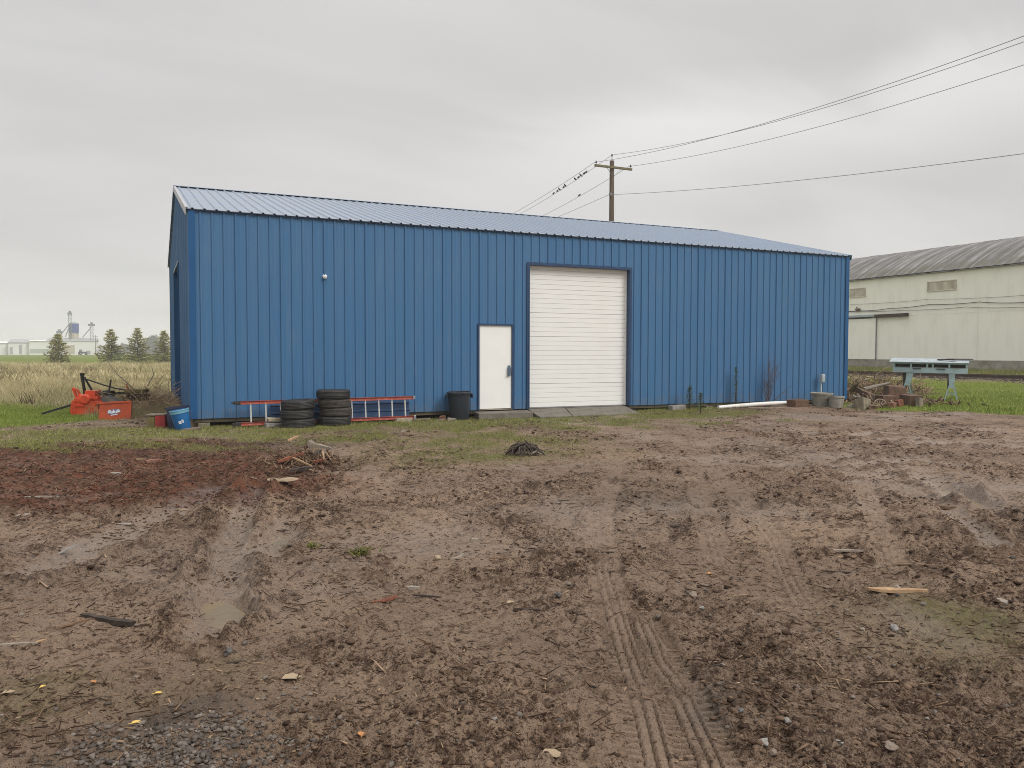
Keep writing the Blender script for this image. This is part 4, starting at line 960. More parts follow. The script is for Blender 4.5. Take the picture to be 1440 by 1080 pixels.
plank(790, 700, .2, .02, .014, 30, 'wood_dark', 'stick', 'dark stick on the bare mid yard below the twig heap', 'stick')
plank(1180, 800, .22, .02, .014, -15, 'wood_dark', 'stick', 'dark stick left of the split orange-tan board', 'stick')
plank(1290, 795, .35, .03, .014, -10, 'wood_mid', 'stick', 'brown stick above the split orange-tan board', 'stick')
plank(1395, 810, .45, .04, .02, -14, 'wood_dark', 'stick', 'long dark stick right of the split orange-tan board', 'stick')
plank(1200, 775, .3, .03, .014, -5, 'wood_tan', 'stick', 'grey stick two steps above the split orange-tan board', 'stick')
plank(60, 700, .4, .04, .02, 4, 'wood_tan', 'stick', 'pale stick lying on the red bark mulch', 'stick')
plank(195, 642, .45, .07, .02, 2, 'wood_pale', 'stick', 'pale splinter at the back edge of the red bark mulch', 'stick')
plank(216, 650, .2, .12, .05, 40, 'brick', 'brick_fragment', 'orange fragment at the back edge of the bark mulch', 'fragment', rough=.5)
plank(163, 667, .14, .07, .03, -10, 'pale_stone', 'wood_chunk', 'cream chunk in the middle of the red bark mulch', 'chunk', rough=.6)
plank(40, 722, .20, .08, .03, 20, 'pale_stone', 'wood_chunk', 'pale lump at the near left end of the bark mulch', 'chunk', rough=.6)
plank(1075, 574, .9, .07, .03, 3, 'wood_tan', 'stick', 'dull lath lying along the white pipe', 'stick')
def pebble(px, py, s, flat, m, name, label, cat, sx=1.3):
    p = on(px, py); mb = MB(); rr = np.random.default_rng(int(px*3+py*5))
    import_v, F = ICO; v = import_v.copy()
    # one subdivision for a rounder stone
    vs = [tuple(q) for q in v]; cache = {}; fs = []
    def mid(a, b):
        k_ = (min(a, b), max(a, b))
        if k_ not in cache:
            q = np.array(vs[a])+np.array(vs[b]); q /= np.linalg.norm(q); vs.append(tuple(q)); cache[k_] = len(vs)-1
        return cache[k_]
    for a, b, c in F:
        ab, bc, ca = mid(a, b), mid(b, c), mid(c, a); fs += [(a, ab, ca), (b, bc, ab), (c, ca, bc), (ab, bc, ca)]
    v = np.array(vs); s *= .72; v *= (1+rr.normal(0, .16, (len(v), 1))); v *= np.array([s*sx, s, s*flat]); v = np.round(v/(s*.12))*(s*.06)+v*.5
    mb.add(v, fs); o = mb.build(name, M[m], None, False, (p[0], p[1], p[2]+s*flat*.55), (rr.uniform(-.2, .2), rr.uniform(-.2, .2), rr.uniform(0, 6))); tag(o, label, cat); return o
pebble(321, 919, .035, .9, 'dark_stone', 'stone', 'round dark grey stone below the tan puddle', 'stone', 1.0)
pebble(975, 834, .036, .35, 'tan_stone', 'stone', 'flat pinkish stone beside the orange leaf', 'stone', 1.8)
pebble(1258, 885, .032, .8, 'stone', 'stone', 'grey stone below the split orange-tan board', 'stone')
pebble(1411, 845, .045, .8, 'pale_stone', 'stone', 'white rock near the right picture edge', 'stone')
pebble(1262, 826, .025, .6, 'pale_stone', 'stone', 'small white stone touching the split board', 'stone')
pebble(1323, 1000, .025, .7, 'tan_stone', 'stone', 'tan stone in the right foreground', 'stone')
pebble(1254, 1050, .03, .5, 'tan_stone', 'stone', 'flat pale stone at the bottom right of the tread marks', 'stone', 1.6)
pebble(1107, 1018, .022, .8, 'stone', 'stone', 'grey pebble right of the nearest tread marks', 'stone')
pebble(1072, 1058, .026, .8, 'stone', 'stone', 'larger grey pebble by the bottom edge right of the tread marks', 'stone')
pebble(1088, 1060, .022, .8, 'tan_stone', 'stone', 'tan pebble right beside the larger grey pebble', 'stone')
pebble(785, 838, .025, .9, 'dark_stone', 'stone', 'black clod-like stone above the thin black twig', 'stone')
pebble(696, 1013, .014, .8, 'stone', 'stone', 'small grey pebble in the near middle mud', 'stone')
pebble(988, 857, .022, .8, 'stone', 'stone', 'grey pebble below the flat pinkish stone', 'stone')
pebble(1213, 886, .018, .7, 'pale_stone', 'stone', 'pale pebble left of the grey stone on the right mud', 'stone')
pebble(1180, 1040, .02, .8, 'stone', 'stone', 'grey pebble in the bottom right gravel', 'stone')
pebble(1040, 1000, .02, .8, 'dark_stone', 'stone', 'dark pebble just right of the nearest tread marks', 'stone')
pebble(566, 610, .05, .5, 'pale_stone', 'stone', 'white stone on the thin grass right of the ladder end', 'stone')
def leaf(px, py, s, m, label, rz):
    p = on(px, py); mb = MB(); P = [(-.5, 0, .02), (-.25, .28, .10), (.15, .26, .12), (.5, .0, .05), (.15, -.26, .08), (-.25, -.24, .12), (0, 0, 0)]
    mb.add([(a*s, b*s, c*s) for a, b, c in P], [(6, i, (i+1) % 6) for i in range(6)][::1]); mb.add([(a*s, b*s, c*s-.002) for a, b, c in P], [(6, (i+1) % 6, i) for i in range(6)])
    mb.tube([(-.5*s, 0, .02*s), (-.75*s, .03*s, .02*s)], .0015, 4)
    o = mb.build('dead_leaf', M[m], None, False, (p[0], p[1], p[2]+.008), (.1, .1, rz)); tag(o, label, 'leaf', None)
leaf(12, 976, .055, 'leaf_pale', 'pale dead leaf at the left picture edge', .4)
leaf(60, 968, .038, 'leaf_yellow', 'yellow dead leaf right of the pale one at the left edge', 1.0)
leaf(131, 962, .045, 'leaf_orange', 'curled orange dead leaf left of the dark gravel patch', 2.0)
leaf(223, 977, .035, 'leaf_yellow', 'yellowish dead leaf above the dark gravel patch', .2)
leaf(410, 956, .10, 'leaf_pale', 'torn pale dead leaf right of the gravel patch', .1)
leaf(718, 854, .065, 'leaf_pale', 'cream dead leaf at the end of the thin black twig', .5)
leaf(776, 1061, .10, 'leaf_pale', 'large dried tan leaf at the bottom middle edge', -.3)
leaf(998, 808, .06, 'leaf_orange', 'orange dead leaf above the flat pinkish stone', .7)
leaf(508, 1033, .05, 'leaf_orange', 'curled orange leaf in the near left middle mud', 1.4)
leaf(192, 1019, .045, 'leaf_yellow', 'yellow-green leaf lying on the dark gravel patch', .3)
def weed(px, py, r, n, label):
    p = on(px, py); x = p[0]+nr.normal(0, r*.5, n); y = p[1]+nr.normal(0, r*.5, n)
    o = blades('weed_tuft', x, y, nr.uniform(.01, .06, n), nr.uniform(.008, .018, n), nr.uniform(.4, 2.0, n), 'weed', nr.beta(1, 1.5, n), kind=None); tag(o, label, 'weed')
weed(508, 781, .085, 170, 'low green weed tuft in the middle of the yard')
weed(438, 769, .07, 120, 'thin yellow-green weed tuft right of the small far puddle')
# scrap wood heap
def heap_part(px, py, L_, wd, th, a, m, name, label, tilt, z):
    o = plank(px, py, L_, wd, th, a, m, name, label, 'scrap wood', tilt=tilt, z=z); o['group'] = 'scrap pieces on the wood heap'; return o
zb = hz(*G2(430, 655))
heap_part(409, 646, .38, .06, .04, 38, 'wood_red', 'scrap_board', 'red-brown board at the left of the scrap wood heap', .22, zb-.05)
heap_part(412, 635, .20, .05, .03, 50, 'wood_pale', 'scrap_board', 'short pale-tipped board at the top left of the scrap heap', .3, zb+.02)
heap_part(438, 645, .10, .05, .15, 5, 'wood_tan', 'scrap_post', 'grey stub standing upright on the scrap wood heap', .0, zb+.0)
heap_part(455, 643, .34, .06, .05, -22, 'wood_tan', 'scrap_board', 'long grey board sloping down the right of the scrap heap', -.16, zb-.05)
heap_part(425, 652, .40, .022, .02, -38, 'wood_pale', 'scrap_stick', 'pale thin stick slanting across the scrap heap', -.2, zb-.02)
heap_part(435, 665, .22, .035, .02, -42, 'wood_pale', 'scrap_stick', 'pale pinkish lath at the foot of the scrap heap', -.12, zb-.12)
heap_part(448, 658, .20, .09, .03, 10, 'wood_red', 'scrap_board', 'orange-red bark slab on the right of the scrap heap', .1, zb-.06)
heap_part(425, 662, .3, .06, .04, 20, 'wood_dark', 'scrap_board', 'dark board at the front of the scrap heap', .1, zb-.1)
heap_part(444, 652, .25, .07, .05, 70, 'wood_dark', 'scrap_board', 'dark blunt board beside the standing grey stub', .25, zb-.04)
heap_part(418, 655, .3, .04, .03, 65, 'wood_mid', 'scrap_board', 'brown board lying across the heap middle', .15, zb-.04)
p = on(430, 655); x = p[0]+nr.normal(0, .24, 420); y = p[1]+nr.normal(0, .20, 420)
splinters('wood_scraps', x, y, nr.uniform(.05, .22, 420), nr.uniform(.01, .03, 420), nr.uniform(.006, .02, 420), 'chips', nr.beta(.7, 2.6, 420), .5)
# twig heap in mid yard
hp = thing('twig_heap', 'small dark heap of twigs and roots in the middle of the yard', 'twig heap', on(739, 641))
mb = MB(); p0 = on(739, 641)
for k in range(70):
    a = rnd.uniform(0, 6.28); r0_ = rnd.uniform(0, .12); r1_ = rnd.uniform(.15, .34); b_ = a+rnd.uniform(-.6, .6)
    P = [(r0_*math.cos(a), r0_*.8*math.sin(a), rnd.uniform(.08, .17)), ((r0_+r1_)/2*math.cos(a+.1), (r0_+r1_)/2*.8*math.sin(a), rnd.uniform(.05, .13)), (r1_*math.cos(b_), r1_*.8*math.sin(b_), rnd.uniform(-.02, .03))]
    mb.tube(P, [.016, .012, .005], 4)
tag(mb.build('twigs', M['wood_dark'], hp), kind='stuff')
mb = MB(); mb.bar((-.02, -.2, .02), (.14, -.12, .07), .03, .015); mb.bar((.1, -.2, .05), (.22, -.14, .0), .02, .012); mb.build('pale_twig', M['wood_tan'], hp)
mb = MB(); mb.tube([(0, 0, .1), (.02, -.01, .18), (-.01, .01, .22)], [.03, .02, .008], 6); mb.build('root_stub', M['wood_dark'], hp)

# ------------------------------------------------------------------ things along the front wall
# ladder on its edge
lad = thing('extension_ladder', 'faded orange fibreglass ladder lying on edge against the wall', 'ladder', (.92, -.30, -.15), (math.radians(-6), math.radians(-.4), 0))
LL = 3.72
for z, nm in ((.0, 'lower'), (.44, 'upper')):
    mb = MB(); mb.box((LL/2, 0, z+.035), (LL, .012, .075)); mb.box((LL/2, -.018, z+.004), (LL, .036, .008)); mb.box((LL/2, -.018, z+.068), (LL, .036, .008)); mb.build('rail', M['orange_rail'], lad)
mb = MB(); mb.tube([(0, 0, 0), (0, 0, .40)], [.019, .016], 8); rg = mb.mesh('rung', M['rung'])
for k in range(12): link('rung', rg, lad, (.20+k*.302, -.012, .055))
for z in (.035, .475):
    mb = MB(); mb.box((-.06, -.01, z), (.12, .05, .085)); mb.box((-.15, -.01, z), (.05, .03, .05)); bevel(mb.build('foot', M['black_steel'], lad), .01)
    mb = MB(); mb.box((LL+.02, -.012, z), (.05, .045, .08)); bevel(mb.build('end_cap', M['steel'], lad), .006)
sh = thing('shade_sheet', 'added dark blue sheet standing in for the shade behind the ladder rungs', 'shade sheet', (1.55, -.12, -.16), (math.radians(-7), 0, 0))  # dark sheet added to imitate the shade between ladder rails and wall
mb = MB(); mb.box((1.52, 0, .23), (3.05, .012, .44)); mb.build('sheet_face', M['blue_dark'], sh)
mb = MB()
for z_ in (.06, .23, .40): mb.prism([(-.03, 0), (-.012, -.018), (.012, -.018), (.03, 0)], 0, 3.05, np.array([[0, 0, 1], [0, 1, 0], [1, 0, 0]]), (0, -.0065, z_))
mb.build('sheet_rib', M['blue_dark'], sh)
# tyres
def tyre_mesh(R=.345, w=.19, m='rubber'):
    P = [(.215, -.34), (.23, -.45), (.265, -.5), (.300, -.495), (.328, -.455), (.343, -.39), (.351, -.30), (.353, -.22), (.350, -.212), (.350, -.195), (.354, -.188), (.355, -.08), (.352, -.074), (.352, -.056), (.355, -.05)]
    P = P+[(r, -z) for r, z in P[::-1]]; mb = MB(); n = 72
    def wob(i, j): return 1-.008*((j % 2) and P[i][0] > .34 and abs(P[i][1]) > .24)
    P2 = [(r/.354*R, z*w) for r, z in P]; mb.lathe(P2, n, None, (0, 0, w/2), 0, False, wob)
    inn = [(P2[-1][0], P2[-1][1]), (.30/.354*R, .30*w), (.31/.354*R, 0), (.30/.354*R, -.30*w), P2[0]]
    mb.lathe(inn, n, None, (0, 0, w/2)); return mb.mesh('tyre', M[m], True)
tA, tB = tyre_mesh(.355, .20, 'rubber'), tyre_mesh(.34, .185, 'rubber_brown'); tC = tyre_mesh(.345, .20, 'rubber')
tz = -.20
for k, (me, h, lab, dx, tl) in enumerate(((tC, .19, 'bottom tyre of the three-tyre stack', .0, 0), (tC, .195, 'middle tyre of the three-tyre stack', -.03, .02), (tA, .2, 'top tyre of the three-tyre stack, its open hole showing', .0, .05))):
    o = link('tyre', me, None, (2.03+dx, -.62, tz), (tl, 0, rnd.uniform(0, 6))); tag(o, lab, 'tyre', 'old tyres stacked against the wall'); tz += h
tz = -.18
for k, (me, h, lab, dx, tl) in enumerate(((tC, .2, 'bottom dark tyre of the four-tyre stack', .0, 0), (tB, .18, 'second dusty brown tyre up in the four-tyre stack', .03, .01), (tB, .185, 'third dusty brown tyre up in the four-tyre stack', .0, -.01), (tA, .2, 'top black tyre of the four-tyre stack', -.02, .015))):
    o = link('tyre', me, None, (2.78+dx, -.60, tz), (tl, 0, rnd.uniform(0, 6))); tag(o, lab, 'tyre', 'old tyres stacked against the wall'); tz += h
# blocks under and by the ladder
def block(x, y, z, size, rz, m, name, label, cat='block', jit=.012, group=None, bv=.012, taper=1.0, tilt=(0, 0)):
    mb = MB(); mb.box((0, 0, size[2]/2), size, None, 0, jit, taper); o = mb.build(name, M[m], None, False, (x, y, z), (tilt[0], tilt[1], rz)); bevel(o, bv, 2); return tag(o, label, cat, group)
block(1.55, -.44, -.19, (.34, .2, .10), .1, 'stone', 'stone_block', 'flat brown stone on the ground under the pale ladder block')
block(1.56, -.43, -.085, (.26, .10, .09), .05, 'block_wood', 'wood_block', 'pale wood block against the lower ladder rail, left of the tyres')
block(4.37, -.36, -.20, (.36, .22, .10), 0, 'block_wood', 'concrete_block', 'pale concrete block under the right end of the ladder')
block(4.85, -.15, -.19, (.5, .06, .05), .05, 'wood_tan', 'board', 'narrow grey board at the wall foot right of the ladder', 'board')
# trash can
can = thing('trash_can', 'charcoal plastic trash can without lid beside the white walk door', 'trash can', (5.73, -.33, -.20), (.02, -.03, 0))
prof = [(0, .01), (.205, .01), (.215, .0), (.222, .03), (.255, .58), (.262, .585), (.264, .62), (.284, .625), (.288, .655), (.278, .668), (.262, .668), (.25, .60), (.212, .06), (0, .05)]
mb = MB(); mb.lathe(prof, 40, None, wob=lambda i, j: 1+(.010 if (j % 5 == 0 and 3 <= i <= 4) else 0)); smooth_by_angle(mb.build('can_body', M['can'], can), 35)
for s_ in (-1, 1):
    mb = MB(); mb.box((s_*.30, 0, .60), (.05, .14, .03)); mb.box((s_*.315, 0, .56), (.02, .14, .09)); bevel(mb.build('handle', M['can'], can), .008)
bk = lambda x, y, z, s_, rz, m, lab: block(x, y, z, s_, rz, m, 'brick_fragment', lab, 'brick')
bk(5.27, -.42, -.19, (.17, .10, .06), .5, 'brick', 'red brick fragment at the left foot of the trash can')
bk(5.42, -.66, -.195, (.20, .14, .09), -.4, 'pale_stone', 'pale brick fragment in front of the trash can')
bk(5.16, -.56, -.19, (.13, .09, .05), .2, 'stone', 'brown brick fragment farthest left of the trash can')
block(5.36, -.22, -.15, (.22, .12, .07), 1.1, 'brick', 'brick_fragment', 'rust-red brick fragment hidden between wall and trash can', 'brick')
# right part of the wall
block(11.85, -.33, -.15, (.46, .20, .15), .1, 'stone', 'stone_block', 'brown stone block at the wall foot left of the saplings')
def sapling(x, y, h, rr, n, label, spread=.0):
    zg = hz(x, y); o = thing('conifer_sapling', label, 'sapling', (x, y, zg)); mb = MB(); mb.tube([(0, 0, -.02), (.01, 0, h*.5), (0, .01, h)], [.018, .012, .004], 6); mb.build('trunk', M['bark'], o)
    t = nr.uniform(.12, 1.0, n)**.9; rad = rr*(1.05-t)**.75*nr.uniform(.1, 1, n); a = nr.uniform(0, 2*math.pi, n)
    c = np.stack([rad*np.cos(a), rad*np.sin(a), t*h-rad*.05], 1); ln = nr.uniform(.04, .09, n)
    d = np.stack([np.cos(a), np.sin(a), nr.uniform(-.1, .9, n)], 1); d /= np.linalg.norm(d, axis=1)[:, None]; s_ = np.stack([-np.sin(a), np.cos(a), nr.uniform(-.3, .3, n)], 1)*.009
    V = np.stack([c-s_, c+s_, c+d*ln[:, None]], 1).reshape(-1, 3)
    link('crown', mesh_np('crown', V, np.arange(3*n), np.full(n, 3), M['needles_sap'], {'tint': np.repeat(np.clip(nr.beta(1.5, 2.5, n)+.2*(t-.5), 0, 1), 3)}), o)
sapling(12.25, -.36, .62, .17, 520, 'short bushy dark green sapling beside the stone block')
sapling(11.75, -1.45, .52, .14, 300, 'short thin sapling leaning, second along from the stone block')
sapling(13.93, -.20, 1.12, .13, 420, 'tallest narrow sapling standing in front of the white pipe')
block(12.75, -.45, -.17, (.28, .10, .05), .2, 'pvc', 'pvc_offcut', 'short white offcut lying between the two short saplings', 'offcut')
sb = thing('bare_shrub', 'leafless shrub of thin reddish stems against the blue wall', 'shrub', (15.0, -.25, hz(15.0, -.25)))
mb = MB()
for k in range(26):
    a = rnd.uniform(-1, 1); h = rnd.uniform(.5, 1.45); lx = a*.25+.18*h
    P = [(rnd.uniform(-.08, .08), rnd.uniform(-.05, .05), -.02), (lx*.4+rnd.uniform(-.03, .03), rnd.uniform(-.08, .08), h*.5), (lx+rnd.uniform(-.05, .05), rnd.uniform(-.12, .10), h)]
    mb.tube(P, [.007, .005, .003], 4)
    for q in range(3):
        t = rnd.uniform(.4, .9); b0_ = np.array(P[1])*(1-t)+np.array(P[2])*t; mb.tube([b0_, b0_+np.array([rnd.uniform(-.16, .2), rnd.uniform(-.08, .05), rnd.uniform(.1, .3)])], [.004, .002], 3)
tag(mb.build('stems', M['twig'], sb), kind='stuff')
mb = MB(); mb.tube([(.05, -.05, .0), (.35, -.08, .28), (.75, -.05, .52), (1.0, -.04, .6)], [.012, .010, .007, .003], 5); mb.tube([(.45, -.08, .35), (.75, -.1, .40)], [.006, .003], 4); mb.build('low_branch', M['wood_dark'], sb)
mb = MB(); a_, b_ = np.array([13.15, -.42, -.10]), np.array([16.35, -.30, -.04]); P = [a_*(1-t)+b_*t+np.array([0, 0, .03*math.sin(t*3.1)]) for t in np.linspace(0, 1, 12)]
pipe = thing('white_pipe', 'long white plastic pipe lying along the foot of the wall', 'pipe', a_); mb.tube(np.array(P)-a_, .055, 14); smooth_by_angle(mb.build('pipe_body', M['pvc'], pipe), 50)
mb = MB(); d_ = (b_-a_)/np.linalg.norm(b_-a_); mb.tube([(P[-1]-a_)-d_*.14, (P[-1]-a_)+d_*.02], .068, 14); smooth_by_angle(mb.build('pipe_socket', M['pvc'], pipe), 50)
block(15.78, -.62, -.16, (.62, .30, .22), .15, 'rust', 'wooden_box', 'low brown wooden box left of the grey pots', 'box')
def pot(x, y, z, r0_, r1_, h, m, label, tilt):
    o = thing('plant_pot', label, 'pot', (x, y, z), tilt)
    pr = [(0, .0), (r0_*.96, .0), (r0_, .02), (r1_*.98, h-.06), (r1_*1.06, h-.055), (r1_*1.08, h-.005), (r1_*1.0, h), (r1_*.94, h-.02), (r1_*.90, h*.8)]
    mb = MB(); mb.lathe(pr, 32); smooth_by_angle(mb.build('pot_wall', M[m], o), 35)
    mb = MB(); mb.lathe([(0, h*.82), (r1_*.45, h*.83), (r1_*.91, h*.80)], 24, wob=lambda i, j: 1); mb.build('soil', M['wood_dark'], o)
pot(16.62, -.66, -.15, .23, .29, .40, 'pot', 'larger weathered grey pot by the right wall corner', (.03, .02, 0))
pot(16.62, -1.22, -.155, .17, .21, .33, 'pot', 'smaller grey pot leaning in front of the larger one', (-.08, .05, 0))
stb = thing('utility_stub', 'pale metal outlet box on a short post by the grey pots', 'outlet post', (17.15, -.14, -.16))
mb = MB(); mb.tube([(0, 0, 0), (0, 0, .74)], .026, 10); mb.build('post', M['galv'], stb)
mb = MB(); mb.box((.02, -.02, .80), (.13, .10, .24)); mb.box((.02, -.075, .80), (.11, .015, .2)); bevel(mb.build('outlet_box', M['galv'], stb), .008)

# ------------------------------------------------------------------ bench and rubble on the right
bx, by = 24.0, 1.58; ba = math.atan2(-.82, .58); zg = hz(bx, by)
bench = thing('work_bench', 'pale blue workbench with slotted front rail on steel trestles', 'workbench', (bx, by, zg), (0, math.radians(.8), ba))
BL, BW, BT = 2.28, 1.0, 1.30
mb = MB(); mb.box((-.04, 0, BT+.065), (BL+.16, BW+.12, .03), rotm3(.11, 0, 0)); bevel(mb.build('top_sheet', M['bench_top'], bench), .008)
for sy in (-1, 1):
    mb = MB(); mb.box((0, sy*(BW/2-.03), BT-.27), (BL, .05, .17)); bevel(mb.build('beam', M['bench'], bench), .006)
    mb = MB(); mb.box((0, sy*(BW/2-.03), BT-.035), (BL, .045, .03)); mb.build('upper_rail', M['bench'], bench)
    mb = MB(); mb.box((0, 0, 0), (.055, .046, .14)); stm = mb.mesh('stud', M['bench'])
    for x in (-BL/2+.03, -.57, -.07, .10, .60, BL/2-.03): link('stud', stm, bench, (x, sy*(BW/2-.03), BT-.118))
mb = MB(); mb.box((0, 0, BT-.10), (BL-.1, .03, .13)); mb.build('inner_board', M['bench_dark'], bench)
for x in (-.38, .34):
    mb = MB(); mb.box((x, -BW/2-.012, BT-.21), (.26, .02, .03)); mb.build('slot_handle', M['bench_dark'], bench)
for sx in (-1, 1):
    lg = thing('leg', None, None, (sx*.68, 0, 0)); lg.parent = bench
    mb = MB(); mb.prism([(-.06, .50), (.10, .50), (.20, BT-.36), (-.02, BT-.36)] if sx < 0 else [(-.06, .45), (.08, .45), (.10, BT-.36), (-.10, BT-.36)], -.03, .03, np.array([[1, 0, 0], [0, 0, 1], [0, 1, 0]]), (0, -BW/2+.06, 0)); mb.build('leg_front', M['bench'], lg)
    mb = MB(); mb.box((-.10, .0, BT-.62), (.05, BW-.14, .52)); mb.build('leg_panel', M['bench_dark'], lg)
    mb = MB()
    for y_ in (-BW/2+.06, BW/2-.06):
        for q in (-1, 1): mb.bar((q*.03, y_, .66), (q*.20, y_, .0), .035, .035)
        mb.bar((-.14, y_, .24), (.14, y_, .24), .025, .025)
    mb.bar((0, -BW/2+.06, .62), (0, BW/2-.06, .62), .04, .04); mb.build('trestle', M['bench'], lg)
def on_bench(x, y): c, s_ = math.cos(ba), math.sin(ba); return bx+c*x-s_*y, by+s_*x+c*y
q = on_bench(.92, .05); block(q[0], q[1], zg+BT+.10, (.8, .14, .04), ba+.35, 'wood_dark', 'board', 'dark board lying on the bench top, farther right of two', 'board', .004)
q = on_bench(.52, -.1); block(q[0], q[1], zg+BT+.09, (.6, .12, .04), ba-.5, 'wood_dark', 'board', 'dark board lying skewed on the middle of the bench top', 'board', .004)

RB = 'scrap heaped between the blue building and the bench'
def rub(px, py, size, rz, m, name, label, cat, dz=0, tilt=(0, 0), taper=1.0, jit=.032):
    p = on(px, py); return block(p[0], p[1], p[2]-.02+dz, size, rz, m, name, label, cat, jit, None, .015, taper, tilt)
rub(1213, 574, (.46, .32, .26), .3, 'moss_block', 'stone_block', 'mossy tan stone block nearest the right wall corner', 'block', jit=.03)
rub(1247, 569, (.55, .40, .26), -.2, 'rust', 'rusty_box', 'rust-brown box behind the spoked wheel', 'box')
rub(1259, 566, (.75, .5, .55), -.5, 'rust', 'rusty_bin', 'largest rust-brown tapered bin in the scrap', 'bin', taper=.72)
rub(1282, 571, (.42, .40, .34), -.4, 'rust', 'rusty_box', 'square dark brown box at the bench end of the scrap', 'box')
rub(1294, 572, (.16, .12, .26), .2, 'wood_tan', 'post_stub', 'thin grey stub right of the square brown box', 'stub')
rub(1254, 573, (.28, .20, .15), .4, 'brick', 'brick', 'pinkish brick between the wheel and the square box', 'brick', jit=.01)
rub(1265, 572, (.26, .18, .20), -.1, 'wood_red', 'wood_block', 'red-brown wood block beside the pinkish brick', 'block')
rub(1273, 576, (.36, .22, .03), .1, 'leaf_pale', 'flat_plate', 'pale flat plate on the grass before the scrap', 'plate', jit=.006)
rub(1209, 545, (.60, .35, .20), .2, 'pale_stone', 'concrete_chunk', 'pale pink concrete chunk behind the scrap', 'chunk', dz=.25, jit=.05)
rub(1222, 549, (.34, .24, .22), .7, 'pale_stone', 'concrete_chunk', 'smaller white concrete chunk beside the pale pink one', 'chunk', dz=.15, jit=.05)
rub(1228, 566, (.30, .26, .22), .8, 'wood_tan', 'wood_block', 'grey wood block left behind the spoked wheel', 'block', dz=.02)
rub(1205, 565, (.26, .22, .18), .8, 'pale_stone', 'concrete_chunk', 'grey-white chunk above the mossy stone block', 'chunk', dz=.0, jit=.03)
rub(1238, 553, (.5, .10, .06), .6, 'wood_red', 'board', 'red-brown board sloping behind the scrap boxes', 'board', dz=.25, tilt=(0, .4))
rub(1270, 560, (.4, .3, .18), .1, 'wood_dark', 'wood_block', 'dark block behind the square brown box', 'block')
rub(1201, 557, (1.1, .16, .07), .9, 'wood_mid', 'board', 'long brown board leaning in the scrap by the blue corner', 'board', dz=.28, tilt=(0, .35))
rub(1232, 560, (.9, .18, .06), -.6, 'wood_tan', 'board', 'grey board lying across the top of the scrap', 'board', dz=.42, tilt=(.1, -.2))
rub(1262, 552, (.8, .14, .07), .2, 'wood_mid', 'board', 'brown board sticking out behind the largest bin', 'board', dz=.30, tilt=(0, -.3))
rub(1216, 563, (.5, .3, .16), -.3, 'rust', 'rusty_plate', 'bent rusty plate above the mossy stone block', 'plate', dz=.12, tilt=(.3, .2))
rub(1228, 575, (.34, .22, .12), .6, 'wood_mid', 'wood_block', 'brown wood block on the mud edge before the spoked wheel', 'block')
rub(1290, 562, (.7, .12, .06), .5, 'wood_red', 'board', 'reddish board lying under the near bench end', 'board', dz=.03)
rub(1199, 575, (.30, .18, .10), .3, 'stone', 'stone_block', 'small grey stone between the blue corner and the mossy block', 'block')
wl = thing('spoked_wheel', 'pale rusty half-buried iron wheel with spokes in the scrap', 'wheel', on(1237, 573)+np.array([0, 0, .02]), (0, 0, -YAW+.1))
mb = MB(); T = np.linspace(0, math.pi, 17); mb.tube([(.20*math.cos(t), 0, .20*math.sin(t)) for t in T], .018, 6); mb.tube([(-.2, 0, 0), (.2, 0, 0)], .016, 6); mb.build('rim', M['rust_pale'], wl)
mb = MB(); mb.tube([(0, 0, 0), (0, 0, .2)], .012, 6); sp_ = mb.mesh('spoke', M['rust_pale'])
for k in range(1, 6): link('spoke', sp_, wl, (0, 0, 0), (0, math.pi/2-math.pi*k/6, 0))
mb = MB(); mb.tube([(0, -.03, .02), (0, .03, .02)], .035, 10); mb.build('hub', M['rust_pale'], wl)
def brush(name, label, cat, loc, rx, ry, h, n, m, stuffname, seed, thick=.008, cards=0):
    o = thing(name, label, cat, loc); mb = MB(); r_ = random.Random(seed)
    for k in range(n):
        a = r_.uniform(0, 6.28); rr = math.sqrt(r_.random()); p0_ = np.array([rx*rr*math.cos(a), ry*rr*math.sin(a), 0]); top = h*(1-rr**2)*r_.uniform(.3, 1.0)
        p0_[2] = r_.uniform(0, top); d = np.array([r_.uniform(-1, 1), r_.uniform(-1, 1), r_.uniform(-.35, .6)]); d /= np.linalg.norm(d); ln = r_.uniform(.3, .9)
        p1 = p0_+d*ln*.5+np.array([0, 0, r_.uniform(-.05, .08)]); p2 = p1+d*ln*.5+np.array([r_.uniform(-.1, .1), r_.uniform(-.1, .1), r_.uniform(-.12, .08)])
        for q in (p1, p2): q[2] = max(q[2], .01)
        t_ = thick*r_.uniform(.5, 1.4); mb.tube([p0_, p1, p2], [t_, t_*.8, t_*.4], 3, cap=False)
    tag(mb.build(stuffname, M[m], o), kind='stuff'); return o
p = on(1222, 556); brush('brush_heap', 'tangled brown brush heap between the blue corner and the scrap boxes', 'brush heap', (p[0]+.9, p[1]+.7, p[2]), 2.5, 1.7, 1.05, 1000, 'twig_brown', 'branches', 5, .017)
br = brush('brush_pile', 'brown tangled brush pile beside the left wall of the building', 'brush heap', (-.80, 4.75, hz(-.80, 4.75)), .72, 1.4, 1.0, 800, 'twig_tan', 'branches', 6, .008)
for P in ([(-.3, .2, .6), (-.7, .3, 1.0), (-1.0, .35, 1.45)], [(.2, -.3, .5), (.5, -.4, .45), (.75, -.5, .3)], [(0, 0, .7), (.15, .1, 1.0), (.1, .2, 1.2)]):
    mb = MB(); mb.tube(P, [.016, .012, .005], 5); mb.build('branch', M['wood_tan'], br)

p = on(1240, 566); x = p[0]+nr.normal(.1, .95, 700); y = p[1]+nr.normal(.2, .75, 700)
splinters('scrap_litter', x, y, nr.uniform(.08, .42, 700), nr.uniform(.02, .09, 700), nr.uniform(.015, .05, 700), 'chips', nr.beta(.7, 2.2, 700), .5)
